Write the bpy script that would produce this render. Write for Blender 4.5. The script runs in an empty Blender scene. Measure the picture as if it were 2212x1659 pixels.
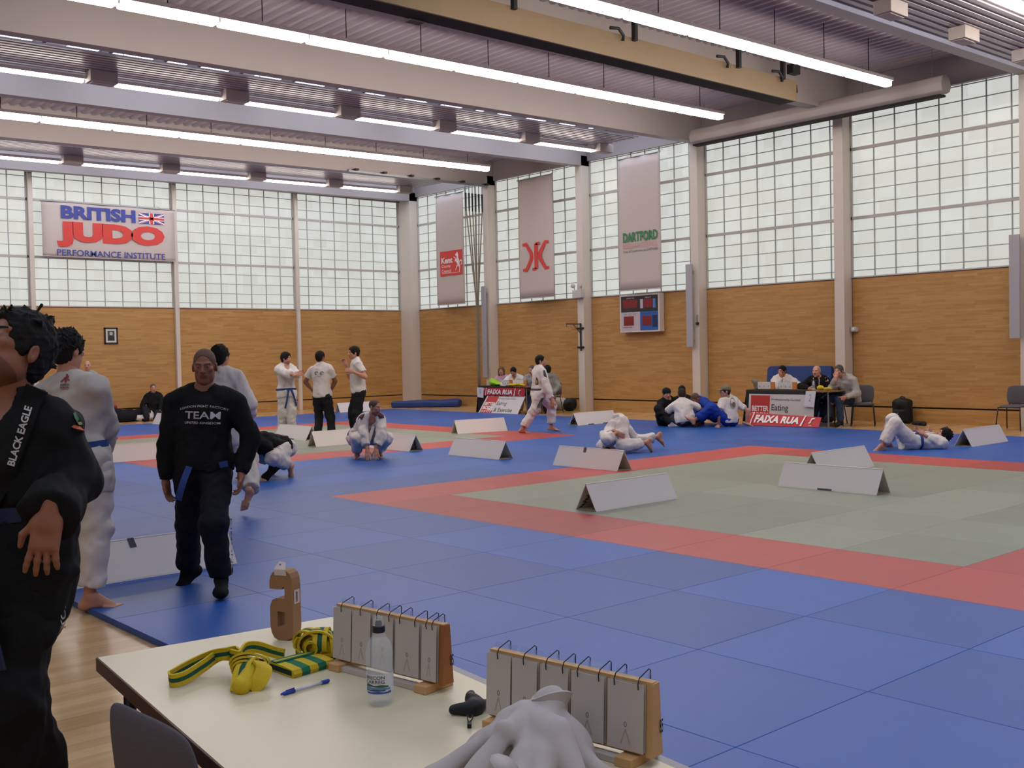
import bpy, bmesh, math, random
import numpy as np
from mathutils import Vector, Matrix
from mathutils.bvhtree import BVHTree
random.seed(7); np.random.seed(7)
SC = bpy.context.scene
COL = SC.collection
# ---------------------------------------------------------------- camera
F_PX = 2306.6
CAM_C = np.array([-6.4525, -10.6299, 1.6446])
_yaw, _pitch, _roll = 0.8526, 0.0291, -0.0209
def _axes():
    cy, sy, cp, sp = math.cos(_yaw), math.sin(_yaw), math.cos(_pitch), math.sin(_pitch)
    F = np.array([cy*cp, sy*cp, -sp]); R = np.array([sy, -cy, 0.0]); U = np.cross(R, F)
    cr, sr = math.cos(_roll), math.sin(_roll)
    return F, R*cr+U*sr, U*cr-R*sr
CF, CR, CU = _axes()
cam_d = bpy.data.cameras.new('camera'); cam_o = bpy.data.objects.new('camera', cam_d); COL.objects.link(cam_o)
cam_d.sensor_fit = 'HORIZONTAL'; cam_d.sensor_width = 36.0; cam_d.lens = F_PX*36.0/2212.0
cam_d.clip_start = 0.05; cam_d.clip_end = 200
M = Matrix.Identity(4)
for i in range(3):
    M[i][0], M[i][1], M[i][2], M[i][3] = CR[i], CU[i], -CF[i], CAM_C[i]
cam_o.matrix_world = M
SC.camera = cam_o
# ---------------------------------------------------------------- look
SC.view_settings.view_transform = 'Standard'; SC.view_settings.look = 'None'
SC.view_settings.exposure = 0.25; SC.view_settings.gamma = 1.0; SC.view_settings.use_curve_mapping = False
try:
    SC.cycles.use_denoising = True; SC.cycles.max_bounces = 7; SC.cycles.diffuse_bounces = 5
    SC.cycles.glossy_bounces = 3; SC.cycles.transmission_bounces = 8; SC.cycles.transparent_max_bounces = 8
    SC.cycles.sample_clamp_indirect = 4.0; SC.cycles.caustics_reflective = False; SC.cycles.caustics_refractive = False
except Exception:
    pass
# ---------------------------------------------------------------- daylight (overcast sky)
wd = bpy.data.worlds.new('overcast_sky'); SC.world = wd; wd.use_nodes = True
wd.node_tree.nodes['Background'].inputs[0].default_value = (0.80, 0.86, 0.92, 1)
wd.node_tree.nodes['Background'].inputs[1].default_value = 0.6
PANE_E = 0.61
ROOF_E = 3.0
TUBE_E = 25.0
# ---------------------------------------------------------------- pixel helpers: photo pixel -> point in the hall
def ray(u, v): return CF+(u-1106.0)/F_PX*CR-(v-829.5)/F_PX*CU
def onz(u, v, z): d = ray(u, v); return CAM_C+(z-CAM_C[2])/d[2]*d
def onx(u, v, x): d = ray(u, v); return CAM_C+(x-CAM_C[0])/d[0]*d
def ony(u, v, y): d = ray(u, v); return CAM_C+(y-CAM_C[1])/d[1]*d
def atd(u, v, t): return CAM_C+t*ray(u, v)
def depth(P): return float((np.asarray(P)-CAM_C) @ CF)
MT = 0.04           # top of the judo mats
XR, YB = 14.646, 18.745
# ================================================================ helpers
def lin(c):
    if isinstance(c, str): c = [int(c[i:i+2], 16)/255 for i in (1, 3, 5)]
    return tuple((x/12.92 if x <= 0.04045 else ((x+0.055)/1.055)**2.4) for x in c[:3])+(1.0,)
MATS = {}
def mat(name, col, rough=0.6, metal=0.0, spec=0.4, emit=0.0, var=0.0, vscale=8.0, bump=0.0, bscale=60.0, trans=0.0, alpha=1.0, sheen=0.0, ecol=None):
    if name in MATS: return MATS[name]
    m = bpy.data.materials.new(name); m.use_nodes = True; nt = m.node_tree; b = nt.nodes['Principled BSDF']
    c = lin(col) if isinstance(col, str) else tuple(col)+(1.0,)
    b.inputs['Base Color'].default_value = c; b.inputs['Roughness'].default_value = rough; b.inputs['Metallic'].default_value = metal
    b.inputs['Specular IOR Level'].default_value = spec
    if trans: b.inputs['Transmission Weight'].default_value = trans; b.inputs['IOR'].default_value = 1.3
    if sheen: b.inputs['Sheen Weight'].default_value = sheen
    if alpha < 1: b.inputs['Alpha'].default_value = alpha
    if emit: b.inputs['Emission Color'].default_value = (lin(ecol) if ecol else c); b.inputs['Emission Strength'].default_value = emit
    if var or bump:
        tc = nt.nodes.new('ShaderNodeTexCoord'); no = nt.nodes.new('ShaderNodeTexNoise'); no.inputs['Scale'].default_value = vscale; no.inputs['Detail'].default_value = 4
        nt.links.new(tc.outputs['Object'], no.inputs['Vector'])
        if var:
            mx = nt.nodes.new('ShaderNodeMixRGB'); mx.inputs[1].default_value = tuple(x*(1-var) for x in c[:3])+(1,); mx.inputs[2].default_value = tuple(min(1, x*(1+var)) for x in c[:3])+(1,)
            nt.links.new(no.outputs['Fac'], mx.inputs[0]); nt.links.new(mx.outputs[0], b.inputs['Base Color'])
        if bump:
            n2 = nt.nodes.new('ShaderNodeTexNoise'); n2.inputs['Scale'].default_value = bscale; n2.inputs['Detail'].default_value = 3
            nt.links.new(tc.outputs['Object'], n2.inputs['Vector'])
            bp = nt.nodes.new('ShaderNodeBump'); bp.inputs['Strength'].default_value = bump; bp.inputs['Distance'].default_value = 0.01
            nt.links.new(n2.outputs['Fac'], bp.inputs['Height']); nt.links.new(bp.outputs[0], b.inputs['Normal'])
    MATS[name] = m; return m
def nodes(name):
    m = bpy.data.materials.new(name); m.use_nodes = True; MATS[name] = m
    return m, m.node_tree, m.node_tree.nodes['Principled BSDF']
def planks(name, c1, c2, c3, swap, w, h, rough, spec=0.4):
    """strip boards running along the first of the two axes in swap"""
    m, nt, b = nodes(name); L = nt.links.new
    g = nt.nodes.new('ShaderNodeNewGeometry'); s = nt.nodes.new('ShaderNodeSeparateXYZ'); L(g.outputs['Position'], s.inputs[0])
    cb = nt.nodes.new('ShaderNodeCombineXYZ'); L(s.outputs[swap[0]], cb.inputs[0]); L(s.outputs[swap[1]], cb.inputs[1])
    br = nt.nodes.new('ShaderNodeTexBrick'); L(cb.outputs[0], br.inputs['Vector'])
    br.inputs['Color1'].default_value = (0, 0, 0, 1); br.inputs['Color2'].default_value = (1, 1, 1, 1); br.inputs['Mortar'].default_value = (.3, .3, .3, 1)
    br.inputs['Scale'].default_value = 1; br.inputs['Mortar Size'].default_value = 0.0008; br.inputs['Brick Width'].default_value = w; br.inputs['Row Height'].default_value = h
    br.offset = 0.37; br.offset_frequency = 3; br.squash = 0.8; br.squash_frequency = 2
    cr = nt.nodes.new('ShaderNodeValToRGB'); cr.color_ramp.elements[0].color = lin(c1); cr.color_ramp.elements[1].color = lin(c3)
    e = cr.color_ramp.elements.new(0.5); e.color = lin(c2); L(br.outputs['Color'], cr.inputs[0])
    mp = nt.nodes.new('ShaderNodeMapping'); mp.inputs['Scale'].default_value = (1.2, 16, 1); L(cb.outputs[0], mp.inputs[0])
    no = nt.nodes.new('ShaderNodeTexNoise'); no.inputs['Scale'].default_value = 2.2; no.inputs['Detail'].default_value = 5; L(mp.outputs[0], no.inputs['Vector'])
    mx = nt.nodes.new('ShaderNodeMixRGB'); mx.blend_type = 'MULTIPLY'; mx.inputs[0].default_value = 0.35; L(cr.outputs[0], mx.inputs[1])
    r2 = nt.nodes.new('ShaderNodeValToRGB'); r2.color_ramp.elements[0].color = (.6, .55, .5, 1); r2.color_ramp.elements[1].color = (1, 1, 1, 1); r2.color_ramp.elements[0].position = .35; r2.color_ramp.elements[1].position = .65
    L(no.outputs['Fac'], r2.inputs[0]); L(r2.outputs[0], mx.inputs[2]); L(mx.outputs[0], b.inputs['Base Color'])
    b.inputs['Roughness'].default_value = rough; b.inputs['Specular IOR Level'].default_value = spec
    return m
class MB:
    """collects faces and links them as ONE mesh object"""
    def __init__(s): s.v = []; s.f = []; s.mi = []; s.m = 0
    def add(s, vs, fs):
        o = len(s.v); s.v += [tuple(map(float, p)) for p in vs]; s.f += [tuple(i+o for i in f) for f in fs]; s.mi += [s.m]*len(fs); return s
    def hexa(s, p):   # 8 points: bottom loop then top loop
        return s.add(p, [(3, 2, 1, 0), (4, 5, 6, 7), (0, 1, 5, 4), (1, 2, 6, 5), (2, 3, 7, 6), (3, 0, 4, 7)])
    def box(s, a, b):
        (x0, y0, z0), (x1, y1, z1) = [min(p) for p in zip(a, b)], [max(p) for p in zip(a, b)]
        return s.hexa([(x0, y0, z0), (x1, y0, z0), (x1, y1, z0), (x0, y1, z0), (x0, y0, z1), (x1, y0, z1), (x1, y1, z1), (x0, y1, z1)])
    def obox(s, c, ax, ay, az, hx, hy, hz):
        c, ax, ay, az = [np.asarray(q, float) for q in (c, ax, ay, az)]
        return s.hexa([c+i*hx*ax+j*hy*ay+k*hz*az for k in (-1, 1) for i, j in ((-1, -1), (1, -1), (1, 1), (-1, 1))])
    def tube(s, path, r, n=10, cap=True, closed=False):
        P = [np.asarray(q, float) for q in path]; N = len(P); rs = r if hasattr(r, '__len__') else [r]*N
        vs = []; up = None
        for i in range(N):
            t = (P[(i+1) % N]-P[i-1]) if closed else (P[min(i+1, N-1)]-P[max(i-1, 0)])
            t = t/(np.linalg.norm(t)+1e-12)
            if up is None: up = np.array([0, 0, 1.]) if abs(t[2]) < .9 else np.array([1., 0, 0])
            a = up-t*(up@t); a /= np.linalg.norm(a)+1e-12; b = np.cross(t, a); up = a
            vs += [P[i]+rs[i]*(math.cos(2*math.pi*k/n)*a+math.sin(2*math.pi*k/n)*b) for k in range(n)]
        fs = []
        for i in range(N if closed else N-1):
            j = (i+1) % N
            fs += [(i*n+k, i*n+(k+1) % n, j*n+(k+1) % n, j*n+k) for k in range(n)]
        if cap and not closed: fs += [tuple(range(n))[::-1], tuple((N-1)*n+k for k in range(n))]
        return s.add(vs, fs)
    def lathe(s, prof, c, n=24, axis=(0, 0, 1), cap=True):
        c = np.asarray(c, float); ax = np.asarray(axis, float); ax /= np.linalg.norm(ax)
        a = np.cross(ax, [1., 0, 0] if abs(ax[0]) < .9 else [0, 1., 0]); a /= np.linalg.norm(a); b = np.cross(ax, a)
        vs = [c+ax*z+r*(math.cos(2*math.pi*k/n)*a+math.sin(2*math.pi*k/n)*b) for r, z in prof for k in range(n)]
        fs = [(i*n+k, i*n+(k+1) % n, (i+1)*n+(k+1) % n, (i+1)*n+k) for i in range(len(prof)-1) for k in range(n)]
        if cap: fs += [tuple(range(n))[::-1], tuple((len(prof)-1)*n+k for k in range(n))]
        return s.add(vs, fs)
    def prism(s, poly, o, ax, ay, az, d):
        """polygon (x,y) in plane ax,ay at o, thickened by d along az"""
        o, ax, ay, az = [np.asarray(q, float) for q in (o, ax, ay, az)]; n = len(poly)
        vs = [o+x*ax+y*ay for x, y in poly]+[o+x*ax+y*ay+d*az for x, y in poly]
        return s.add(vs, [tuple(range(n))[::-1], tuple(range(n, 2*n))]+[(i, (i+1) % n, n+(i+1) % n, n+i) for i in range(n)])
    def ribbon(s, path, widths, w, th):
        """flat strap: path points, width directions, width, thickness"""
        P = [np.asarray(q, float) for q in path]; N = len(P); vs = []
        for i in range(N):
            t = P[min(i+1, N-1)]-P[max(i-1, 0)]; t /= np.linalg.norm(t)+1e-12
            wd_ = np.asarray(widths[i], float); wd_ = wd_-t*(wd_@t); wd_ /= np.linalg.norm(wd_)+1e-12; nn = np.cross(t, wd_)
            ww = w[i] if hasattr(w, '__len__') else w
            vs += [P[i]+sx*wd_*ww/2+sn*nn*th/2 for sx, sn in ((-1, -1), (-.34, -1), (.34, -1), (1, -1), (1, 1), (.34, 1), (-.34, 1), (-1, 1))]
        o = len(s.v); s.v += [tuple(map(float, p)) for p in vs]
        for i in range(N-1):
            for k in range(8):
                k2 = (k+1) % 8; s.f.append((o+i*8+k, o+i*8+k2, o+(i+1)*8+k2, o+(i+1)*8+k)); s.mi.append(1 if k in (1, 5) else 0)
        for i, rev in ((0, True), (N-1, False)):
            q = tuple(o+i*8+k for k in range(8)); s.f.append(q[::-1] if rev else q); s.mi.append(0)
        return s
    def build(s, name, m, parent=None, smooth=False, bevel=0.0, subsurf=0, base=None):
        me = bpy.data.meshes.new(name)
        vs = s.v
        if parent is not None:
            L = PLOC(parent); vs = [(x-L[0], y-L[1], z-L[2]) for x, y, z in vs]
        elif base is not None:
            vs = [(x-base[0], y-base[1], z-base[2]) for x, y, z in vs]
        me.from_pydata(vs, [], s.f); me.update()
        ms = m if isinstance(m, (list, tuple)) else [m]
        for q in ms: me.materials.append(q)
        if len(ms) > 1:
            me.polygons.foreach_set('material_index', [min(i, len(ms)-1) for i in s.mi])
        o = bpy.data.objects.new(name, me); COL.objects.link(o)
        if parent is not None: o.parent = parent
        elif base is not None: o.location = base
        if smooth:
            me.polygons.foreach_set('use_smooth', [True]*len(me.polygons))
        if bevel:
            md = o.modifiers.new('bevel', 'BEVEL'); md.width = bevel; md.segments = 2; md.limit_method = 'ANGLE'
        if subsurf:
            md = o.modifiers.new('sub', 'SUBSURF'); md.levels = subsurf; md.render_levels = subsurf
        return o
def PLOC(o):
    x = np.zeros(3)
    while o is not None: x = x+np.array(o.location); o = o.parent
    return x
def tag(o, label=None, cat=None, group=None, kind=None):
    if label: o['label'] = label
    if cat: o['category'] = cat
    if group: o['group'] = group
    if kind: o['kind'] = kind
    return o
def thing(name, label, cat, loc=(0, 0, 0), group=None):
    o = bpy.data.objects.new(name, None); COL.objects.link(o); o.location = tuple(map(float, loc)); o.empty_display_size = .1
    return tag(o, label, cat, group)
def struct(o): o['kind'] = 'structure'; return o
def dup(root, loc, label, group=None):
    r = root.copy(); COL.objects.link(r); r.location = loc; r['label'] = label
    if group: r['group'] = group
    for ch in list(root.children):
        c = ch.copy(); COL.objects.link(c); c.parent = r
        for g in list(ch.children):
            d = g.copy(); COL.objects.link(d); d.parent = c
    return r
_tc = {}
def text_geo(s, bold=0.0, shear=0.0):
    k = (s, bold, shear)
    if k not in _tc:
        cu = bpy.data.curves.new('t', 'FONT'); cu.body = s; cu.size = 1; cu.offset = bold; cu.shear = shear; cu.resolution_u = 3
        ob = bpy.data.objects.new('t', cu); me = bpy.data.meshes.new_from_object(ob); bm = bmesh.new(); bm.from_mesh(me); bmesh.ops.triangulate(bm, faces=bm.faces); bm.to_mesh(me); bm.free()
        vs = np.array([v.co[:2] for v in me.vertices]).reshape(-1, 2); fs = [tuple(p.vertices) for p in me.polygons]
        bpy.data.objects.remove(ob); bpy.data.meshes.remove(me); bpy.data.curves.remove(cu)
        lo = vs.min(0); hi = vs.max(0); _tc[k] = ((vs-lo)/(hi-lo), fs)
    return _tc[k]
def put_text(mb, s, o, ax, ay, w, h, bold=0.02, shear=0.0, lift=0.004, n=None):
    """letters w wide, h tall, lower left corner o"""
    vs, fs = text_geo(s, bold, shear); o, ax, ay = [np.asarray(q, float) for q in (o, ax, ay)]
    nn = np.cross(ax, ay) if n is None else np.asarray(n, float)
    mb.add([o+x*w*ax+y*h*ay+lift*nn for x, y in vs], fs)
ORD = ['first', 'second', 'third', 'fourth', 'fifth', 'sixth', 'seventh', 'eighth', 'ninth', 'tenth', 'eleventh', 'twelfth', 'thirteenth', 'fourteenth']
X_, Y_, Z_ = np.eye(3)
# ================================================================ the hall
def _m():
    global BEAMP, WOOD_Y, WOOD_X, FLOORM, PAINT, DECK, PANEL, BARS, DARK, TUBE, TUBE2, PANE
    WOOD_Y = planks('wood_strip_right', '#ad8048', '#b68a50', '#bc9258', (1, 2), .62, .05, .55)
    WOOD_X = planks('wood_strip_back', '#ad8048', '#b68a50', '#bc9258', (0, 2), .62, .05, .55)
    FLOORM = planks('sprung_floor', '#bd9562', '#c9a370', '#d3af7e', (0, 1), 1.6, .09, .22, .5)
    PAINT = mat('white_paint', '#cdc3b7', .5, var=.03, vscale=1.5); BEAMP = mat('beam_paint', '#a39a97', .5, var=.03, vscale=1.5)
    DECK = mat('roof_deck', '#a1979d', .45, var=.04, vscale=.8)
    PANEL = mat('gloss_panel', '#988e95', .28, spec=.45)
    BARS = mat('glazing_grey', '#a2a6a3', .5)
    DARK = mat('dark_gap', '#1c1712', .8)
    TUBE = mat('tube_diffuser', '#ffffff', .5, emit=TUBE_E, ecol='#fff3e8'); TUBE2 = mat('thin_diffuser', '#ffffff', .5, emit=TUBE_E*.4, ecol='#fff3e8')
    # translucent wall panel: each pane its own slight shade of daylight
    m, nt, b = nodes('translucent_panel'); L = nt.links.new
    g = nt.nodes.new('ShaderNodeNewGeometry'); s = nt.nodes.new('ShaderNodeSeparateXYZ'); L(g.outputs['Position'], s.inputs[0])
    ad = nt.nodes.new('ShaderNodeMath'); ad.operation = 'ADD'; L(s.outputs[0], ad.inputs[0]); L(s.outputs[1], ad.inputs[1])
    d1 = nt.nodes.new('ShaderNodeMath'); d1.operation = 'DIVIDE'; d1.inputs[1].default_value = .49; L(ad.outputs[0], d1.inputs[0])
    d2 = nt.nodes.new('ShaderNodeMath'); d2.operation = 'DIVIDE'; d2.inputs[1].default_value = .30; L(s.outputs[2], d2.inputs[0])
    cb = nt.nodes.new('ShaderNodeCombineXYZ')
    for i, q in enumerate((d1, d2)):
        f = nt.nodes.new('ShaderNodeMath'); f.operation = 'FLOOR'; L(q.outputs[0], f.inputs[0]); L(f.outputs[0], cb.inputs[i])
    wn = nt.nodes.new('ShaderNodeTexWhiteNoise'); wn.noise_dimensions = '2D'; L(cb.outputs[0], wn.inputs['Vector'])
    no = nt.nodes.new('ShaderNodeTexNoise'); no.inputs['Scale'].default_value = .5; no.inputs['Detail'].default_value = 2; L(g.outputs['Position'], no.inputs['Vector'])
    rp = nt.nodes.new('ShaderNodeValToRGB'); rp.color_ramp.elements[0].color = lin('#e6e4da'); rp.color_ramp.elements[1].color = lin('#e6eae6')
    mm = nt.nodes.new('ShaderNodeMath'); mm.operation = 'MULTIPLY_ADD'; mm.inputs[1].default_value = .35; L(wn.outputs['Value'], mm.inputs[0]); L(no.outputs['Fac'], mm.inputs[2]); L(mm.outputs[0], rp.inputs[0])
    L(rp.outputs[0], b.inputs['Emission Color'])
    st = nt.nodes.new('ShaderNodeMath'); st.operation = 'MULTIPLY_ADD'; st.inputs[1].default_value = .09*PANE_E; st.inputs[2].default_value = .95*PANE_E; L(wn.outputs['Value'], st.inputs[0]); L(st.outputs[0], b.inputs['Emission Strength'])
    b.inputs['Base Color'].default_value = lin('#50504a'); b.inputs['Roughness'].default_value = .35
    PANE = m
_m()
XL, YF = -15.0, -15.9
RZ = lambda x, z=6.72: z+0.012*(x-14.3)
# floor slab and mats' base
fl = MB().box((XL, YF, -.2), (XR+.4, YB+.4, 0)).build('floor', FLOORM); struct(fl)
# ---- right wall
YC = [18.12-4*k for k in range(0, 9)]          # near edge of each column
def wall_right():
    base = MB().box((XR+.02, YF, 0), (XR+.35, YB+.35, 3.10)).build('wall_right', DARK); struct(base)
    for k in range(8):
        y1 = YC[k]-.02; y0 = YC[k+1]+.24
        if k == 7: y0 = YF+.05
        MB().box((XR-.0, y0, .335), (XR+.03, y1, 3.11)).box((XR-.0, y0, 0.0), (XR+.03, y1, .30)).build('wood_panel', WOOD_Y, base)
    return base
WR = wall_right()
for k in range(9):
    y = YC[k]
    c = MB().box((XR-.30, y, 0), (XR+.3, y+(.24 if k else .9), 7.0)); c.build('column', PAINT, WR, bevel=.006)
MAROON = mat('maroon_edge', '#6e3a34', .6)
SILL = mat('sill_grey', '#b3aeaa', .5)
for k in range(8):
    y1 = YC[k]-.02; y0 = max(YC[k+1]+.24, YF)
    MB().box((XR-.005, y0, 3.11), (XR+.1, y1, 3.125)).build('capping', MAROON, WR)
def window(name, horiz, a0, a1, plane, first, sgn, z0=3.125, z1=6.86):
    """translucent wall bay. horiz: axis index along the wall; sgn: outward direction"""
    def P(a, d, z):
        q = [0, 0, z]; q[horiz] = a; q[1-horiz] = plane+sgn*d; return tuple(q)
    w = MB(); w.box(P(a0, .055, z0), P(a1, .075, z1)); o = w.build(name, PANE); struct(o)
    g = MB(); a = first
    while a0 < a < a1:
        g.box(P(a-.011, .03, z0), P(a+.011, .056, z1)); a += (-.49 if first > (a0+a1)/2 else .49)
    z = 3.29
    zs = []
    while z < z1-.03:
        if min(abs(z-q) for q in (4.43, 5.93)) > .06: zs.append(z)
        z += .285 if z < 4.4 else .30
    for z in zs: g.box(P(a0, .036, z-.009), P(a1, .056, z+.009))
    g.build('glazing_bars', BARS, o)
    t = MB()
    for z in (4.43, 5.93): t.box(P(a0, -.0, z-.032), P(a1, .054, z+.032))
    t.box(P(a0, -.02, z0), P(a1, .054, z0+.028)); t.box(P(a0, 0, z0), P(a0+.03, .054, z1)); t.box(P(a1-.03, 0, z0), P(a1, .054, z1))
    t.build('frame', SILL, o)
    return o
WN = 0
for k in range(8):
    WN += 1; y1 = YC[k]; y0 = max(YC[k+1]+.24, YF)
    window('window_%d' % WN, 1, y0, y1, XR, y1-.54, 1)
# ---- back wall
XP = [14.40-3.92*k for k in range(0, 8)]       # right edge of posts
def wall_back():
    base = MB().box((XL, YB+.02, 0), (XR+.35, YB+.35, 3.10)).build('wall_back', DARK); struct(base)
    for k in range(8):
        x1 = XP[k]-.12 if k else XR-.30; x0 = (XP[k+1]) if k < 7 else XL
        x0 = max(x0, XL)
        if x1 <= x0: continue
        MB().box((x0, YB, .335), (x1, YB+.03, 3.11)).box((x0, YB, 0), (x1, YB+.03, .30)).build('wood_panel', WOOD_X, base)
        MB().box((x0, YB-.005, 3.11), (x1, YB+.1, 3.125)).build('capping', MAROON, base)
    for k in range(1, 8):
        if XP[k] > XL: MB().box((XP[k]-.115, YB-.10, 0), (XP[k], YB+.2, 6.9)).build('post', PAINT, base, bevel=.004)
    return base
WB = wall_back()
for k in range(8):
    x1 = XP[k]-.12 if k else XR-.30; x0 = XP[k+1] if k < 7 else XL
    x0 = max(x0, XL)
    if x1-x0 < .5: continue
    WN += 1; window('window_%d' % WN, 0, x0, x1, YB, x0+.39, 1)
# ---- the two walls behind the photographer
PLAIN = mat('plain_wall', '#b3a48e', .7)
struct(MB().box((XL-.3, YF-.3, 0), (XL, YB+.35, 7.6)).build('wall_left', PLAIN))
struct(MB().box((XL-.3, YF-.3, 0), (XR+.35, YF, 7.6)).build('wall_front', PLAIN))
# ---- roof: ribbed deck with open bays for rooflights
BEAMY = [18.12, 14.12, 10.12, 6.12, 2.12, -1.88, -5.88, -9.88, -13.88]
SKY = [(14.36, 18.12), (6.36, 10.12), (-5.64, -1.88), (-13.64, -9.88)]
ZD = 7.42
def ribbed(y0, y1, x0, x1, p=.22, h=.055):
    mb = MB(); vs = []; fs = []; x = x0; prof = []
    while x < x1: prof += [(x, 0), (x+p*.32, 0), (x+p*.5, h), (x+p*.82, h)]; x += p
    for (x, dz) in prof:
        for y in (y0, y1): vs.append((x, y, RZ(x, ZD)+dz))
    n = len(prof)
    fs = [(2*i, 2*i+1, 2*i+3, 2*i+2) for i in range(n-1)]
    return mb.add(vs, fs)
roof = MB()
for y0, y1 in [(10.0, 14.4), (-2.0, 6.5), (-9.95, -5.55), (YF, -13.5), (18.0, YB+.3)]:
    r = ribbed(y0, y1, XL, XR+.3); roof.add(r.v, r.f)
ceiling = roof.build('ceiling', DECK); struct(ceiling)
cl = MB().hexa([(XL, YF, RZ(XL, 8.3)), (XR+.4, YF, RZ(XR, 8.3)), (XR+.4, YB+.4, RZ(XR, 8.3)), (XL, YB+.4, RZ(XL, 8.3)), (XL, YF, 8.4), (XR+.4, YF, 8.4), (XR+.4, YB+.4, 8.4), (XL, YB+.4, 8.4)])
cl.build('roof_cover', DECK, ceiling)
for y in BEAMY:
    b = MB(); x0, x1 = XL, XR
    b.hexa([(x0, y, RZ(x0)), (x1, y, RZ(x1)), (x1, y+.25, RZ(x1)), (x0, y+.25, RZ(x0)), (x0, y, RZ(x0, ZD+.06)), (x1, y, RZ(x1, ZD+.06)), (x1, y+.25, RZ(x1, ZD+.06)), (x0, y+.25, RZ(x0, ZD+.06))])
    TN = globals().get('TN', 0)+1; struct(b.build('trim_%d' % TN, BEAMP))
# fascia over the windows
MB().box((XR-.06, YF, 6.86), (XR+.3, YB+.3, 7.6)).build('trim_20', BEAMP).__setitem__('kind', 'structure')
MB().box((XL, YB-.05, 6.72), (XR, YB+.3, 7.6)).build('trim_21', BEAMP).__setitem__('kind', 'structure')
# rooflights: glazed strips above the panels
SKYM = mat('rooflight_glass', '#a0a8ae', .4, emit=ROOF_E, ecol='#dfe9ff')
GAP = mat('roof_dark', '#4a4442', .7)  # one even dark tone for the rafters and panel hangers
for (y0, y1) in SKY:
    WN += 1
    g = MB(); d = MB(); x = XL+.3; i = 0
    while x < XR-.5:
        for wd_ in (.55, .9, .55, .75):
            if x+wd_ > XR-.3: break
            z = RZ(x, 7.62); g.hexa([(x, y0+.3, z), (x+wd_, y0+.3, z), (x+wd_, y1-.3, z), (x, y1-.3, z), (x, y0+.3, z+.02), (x+wd_, y0+.3, z+.02), (x+wd_, y1-.3, z+.02), (x, y1-.3, z+.02)])
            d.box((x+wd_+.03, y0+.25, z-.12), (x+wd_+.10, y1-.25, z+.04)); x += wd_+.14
        x += .5
    o = g.build('window_%d' % WN, SKYM); struct(o); d.build('rafter', GAP, o)
    s = MB()
    for q, sg in ((y0, 1), (y1, -1)):
        s.hexa([(XL, min(q, q+sg*.04), RZ(XL, 7.3)), (XR, min(q, q+sg*.04), RZ(XR, 7.3)), (XR, max(q, q+sg*.04), RZ(XR, 7.3)), (XL, max(q, q+sg*.04), RZ(XL, 7.3)), (XL, min(q, q+sg*.04), 8.3), (XR, min(q, q+sg*.04), 8.3), (XR, max(q, q+sg*.04), 8.3), (XL, max(q, q+sg*.04), 8.3)])
    s.build('upstand', BEAMP, o)
# ---- suspended gloss panels under the rooflights, with junction boxes
BOXM = mat('junction_box_grey', '#b5aca6', .6)
def sus_panel(y0, y1, z, boxes, by, label):
    t = thing('suspended_panel', label, 'ceiling panel', (0, (y0+y1)/2, z))
    s = MB(); n = 9; prof = []
    for i in range(n):
        a = y0+(y1-y0)*i/n; p = (y1-y0)/n; prof += [(a, 0), (a+p*.55, 0), (a+p*.6, .025), (a+p*.95, .025)]
    prof.append((y1, 0)); vs = []
    xs = [XL+.4, 13.5]
    for (y, dz) in prof:
        for th in (0, .03):
            for x in xs: vs.append((x, y, RZ(x, z)+dz+th))
    fs = []
    for i in range(len(prof)-1):
        a, b = 4*i, 4*i+4; fs += [(a, a+1, b+1, b), (a+2, b+2, b+3, a+3)]
        fs += [(a, b, b+2, a+2), (a+1, a+3, b+3, b+1)]
    e = 4*(len(prof)-1); fs += [(0, 2, 3, 1), (e, e+1, e+3, e+2)]
    s.add(vs, fs).build('sheet', PANEL, t)
    for x in boxes:
        zz = RZ(x, z); MB().box((x-.24, by-.14, zz-.2), (x+.24, by+.14, zz+.0)).box((x-.2, by-.1, zz-.215), (x+.2, by+.1, zz-.2)).build('junction_box', BOXM, t, bevel=.008)
    for x in boxes:
        for y in (y0+.15, y1-.15): MB().tube([(x, y, RZ(x, z)+.02), (x, y, 7.5)], .008, 6).build('hanger', GAP, t)
    return t
BX8 = [13.45-2.55*k for k in range(11)]
sus_panel(7.25, 8.55, 6.92, BX8, 8.42, 'glossy grey suspended ceiling panel with boxes, nearer of the two under rooflights')
BX16 = [12.9-2.5*k for k in range(11)]
sus_panel(15.2, 16.45, 6.86, BX16, 16.4, 'glossy grey suspended ceiling panel with boxes, farthest one by the back wall')
sus_panel(-3.5, -2.05, 6.70, [12.6, 10.35, 8.1, 5.8, 3.3, .8], -2.52, 'glossy grey suspended ceiling panel with boxes at the top right corner')
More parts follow.
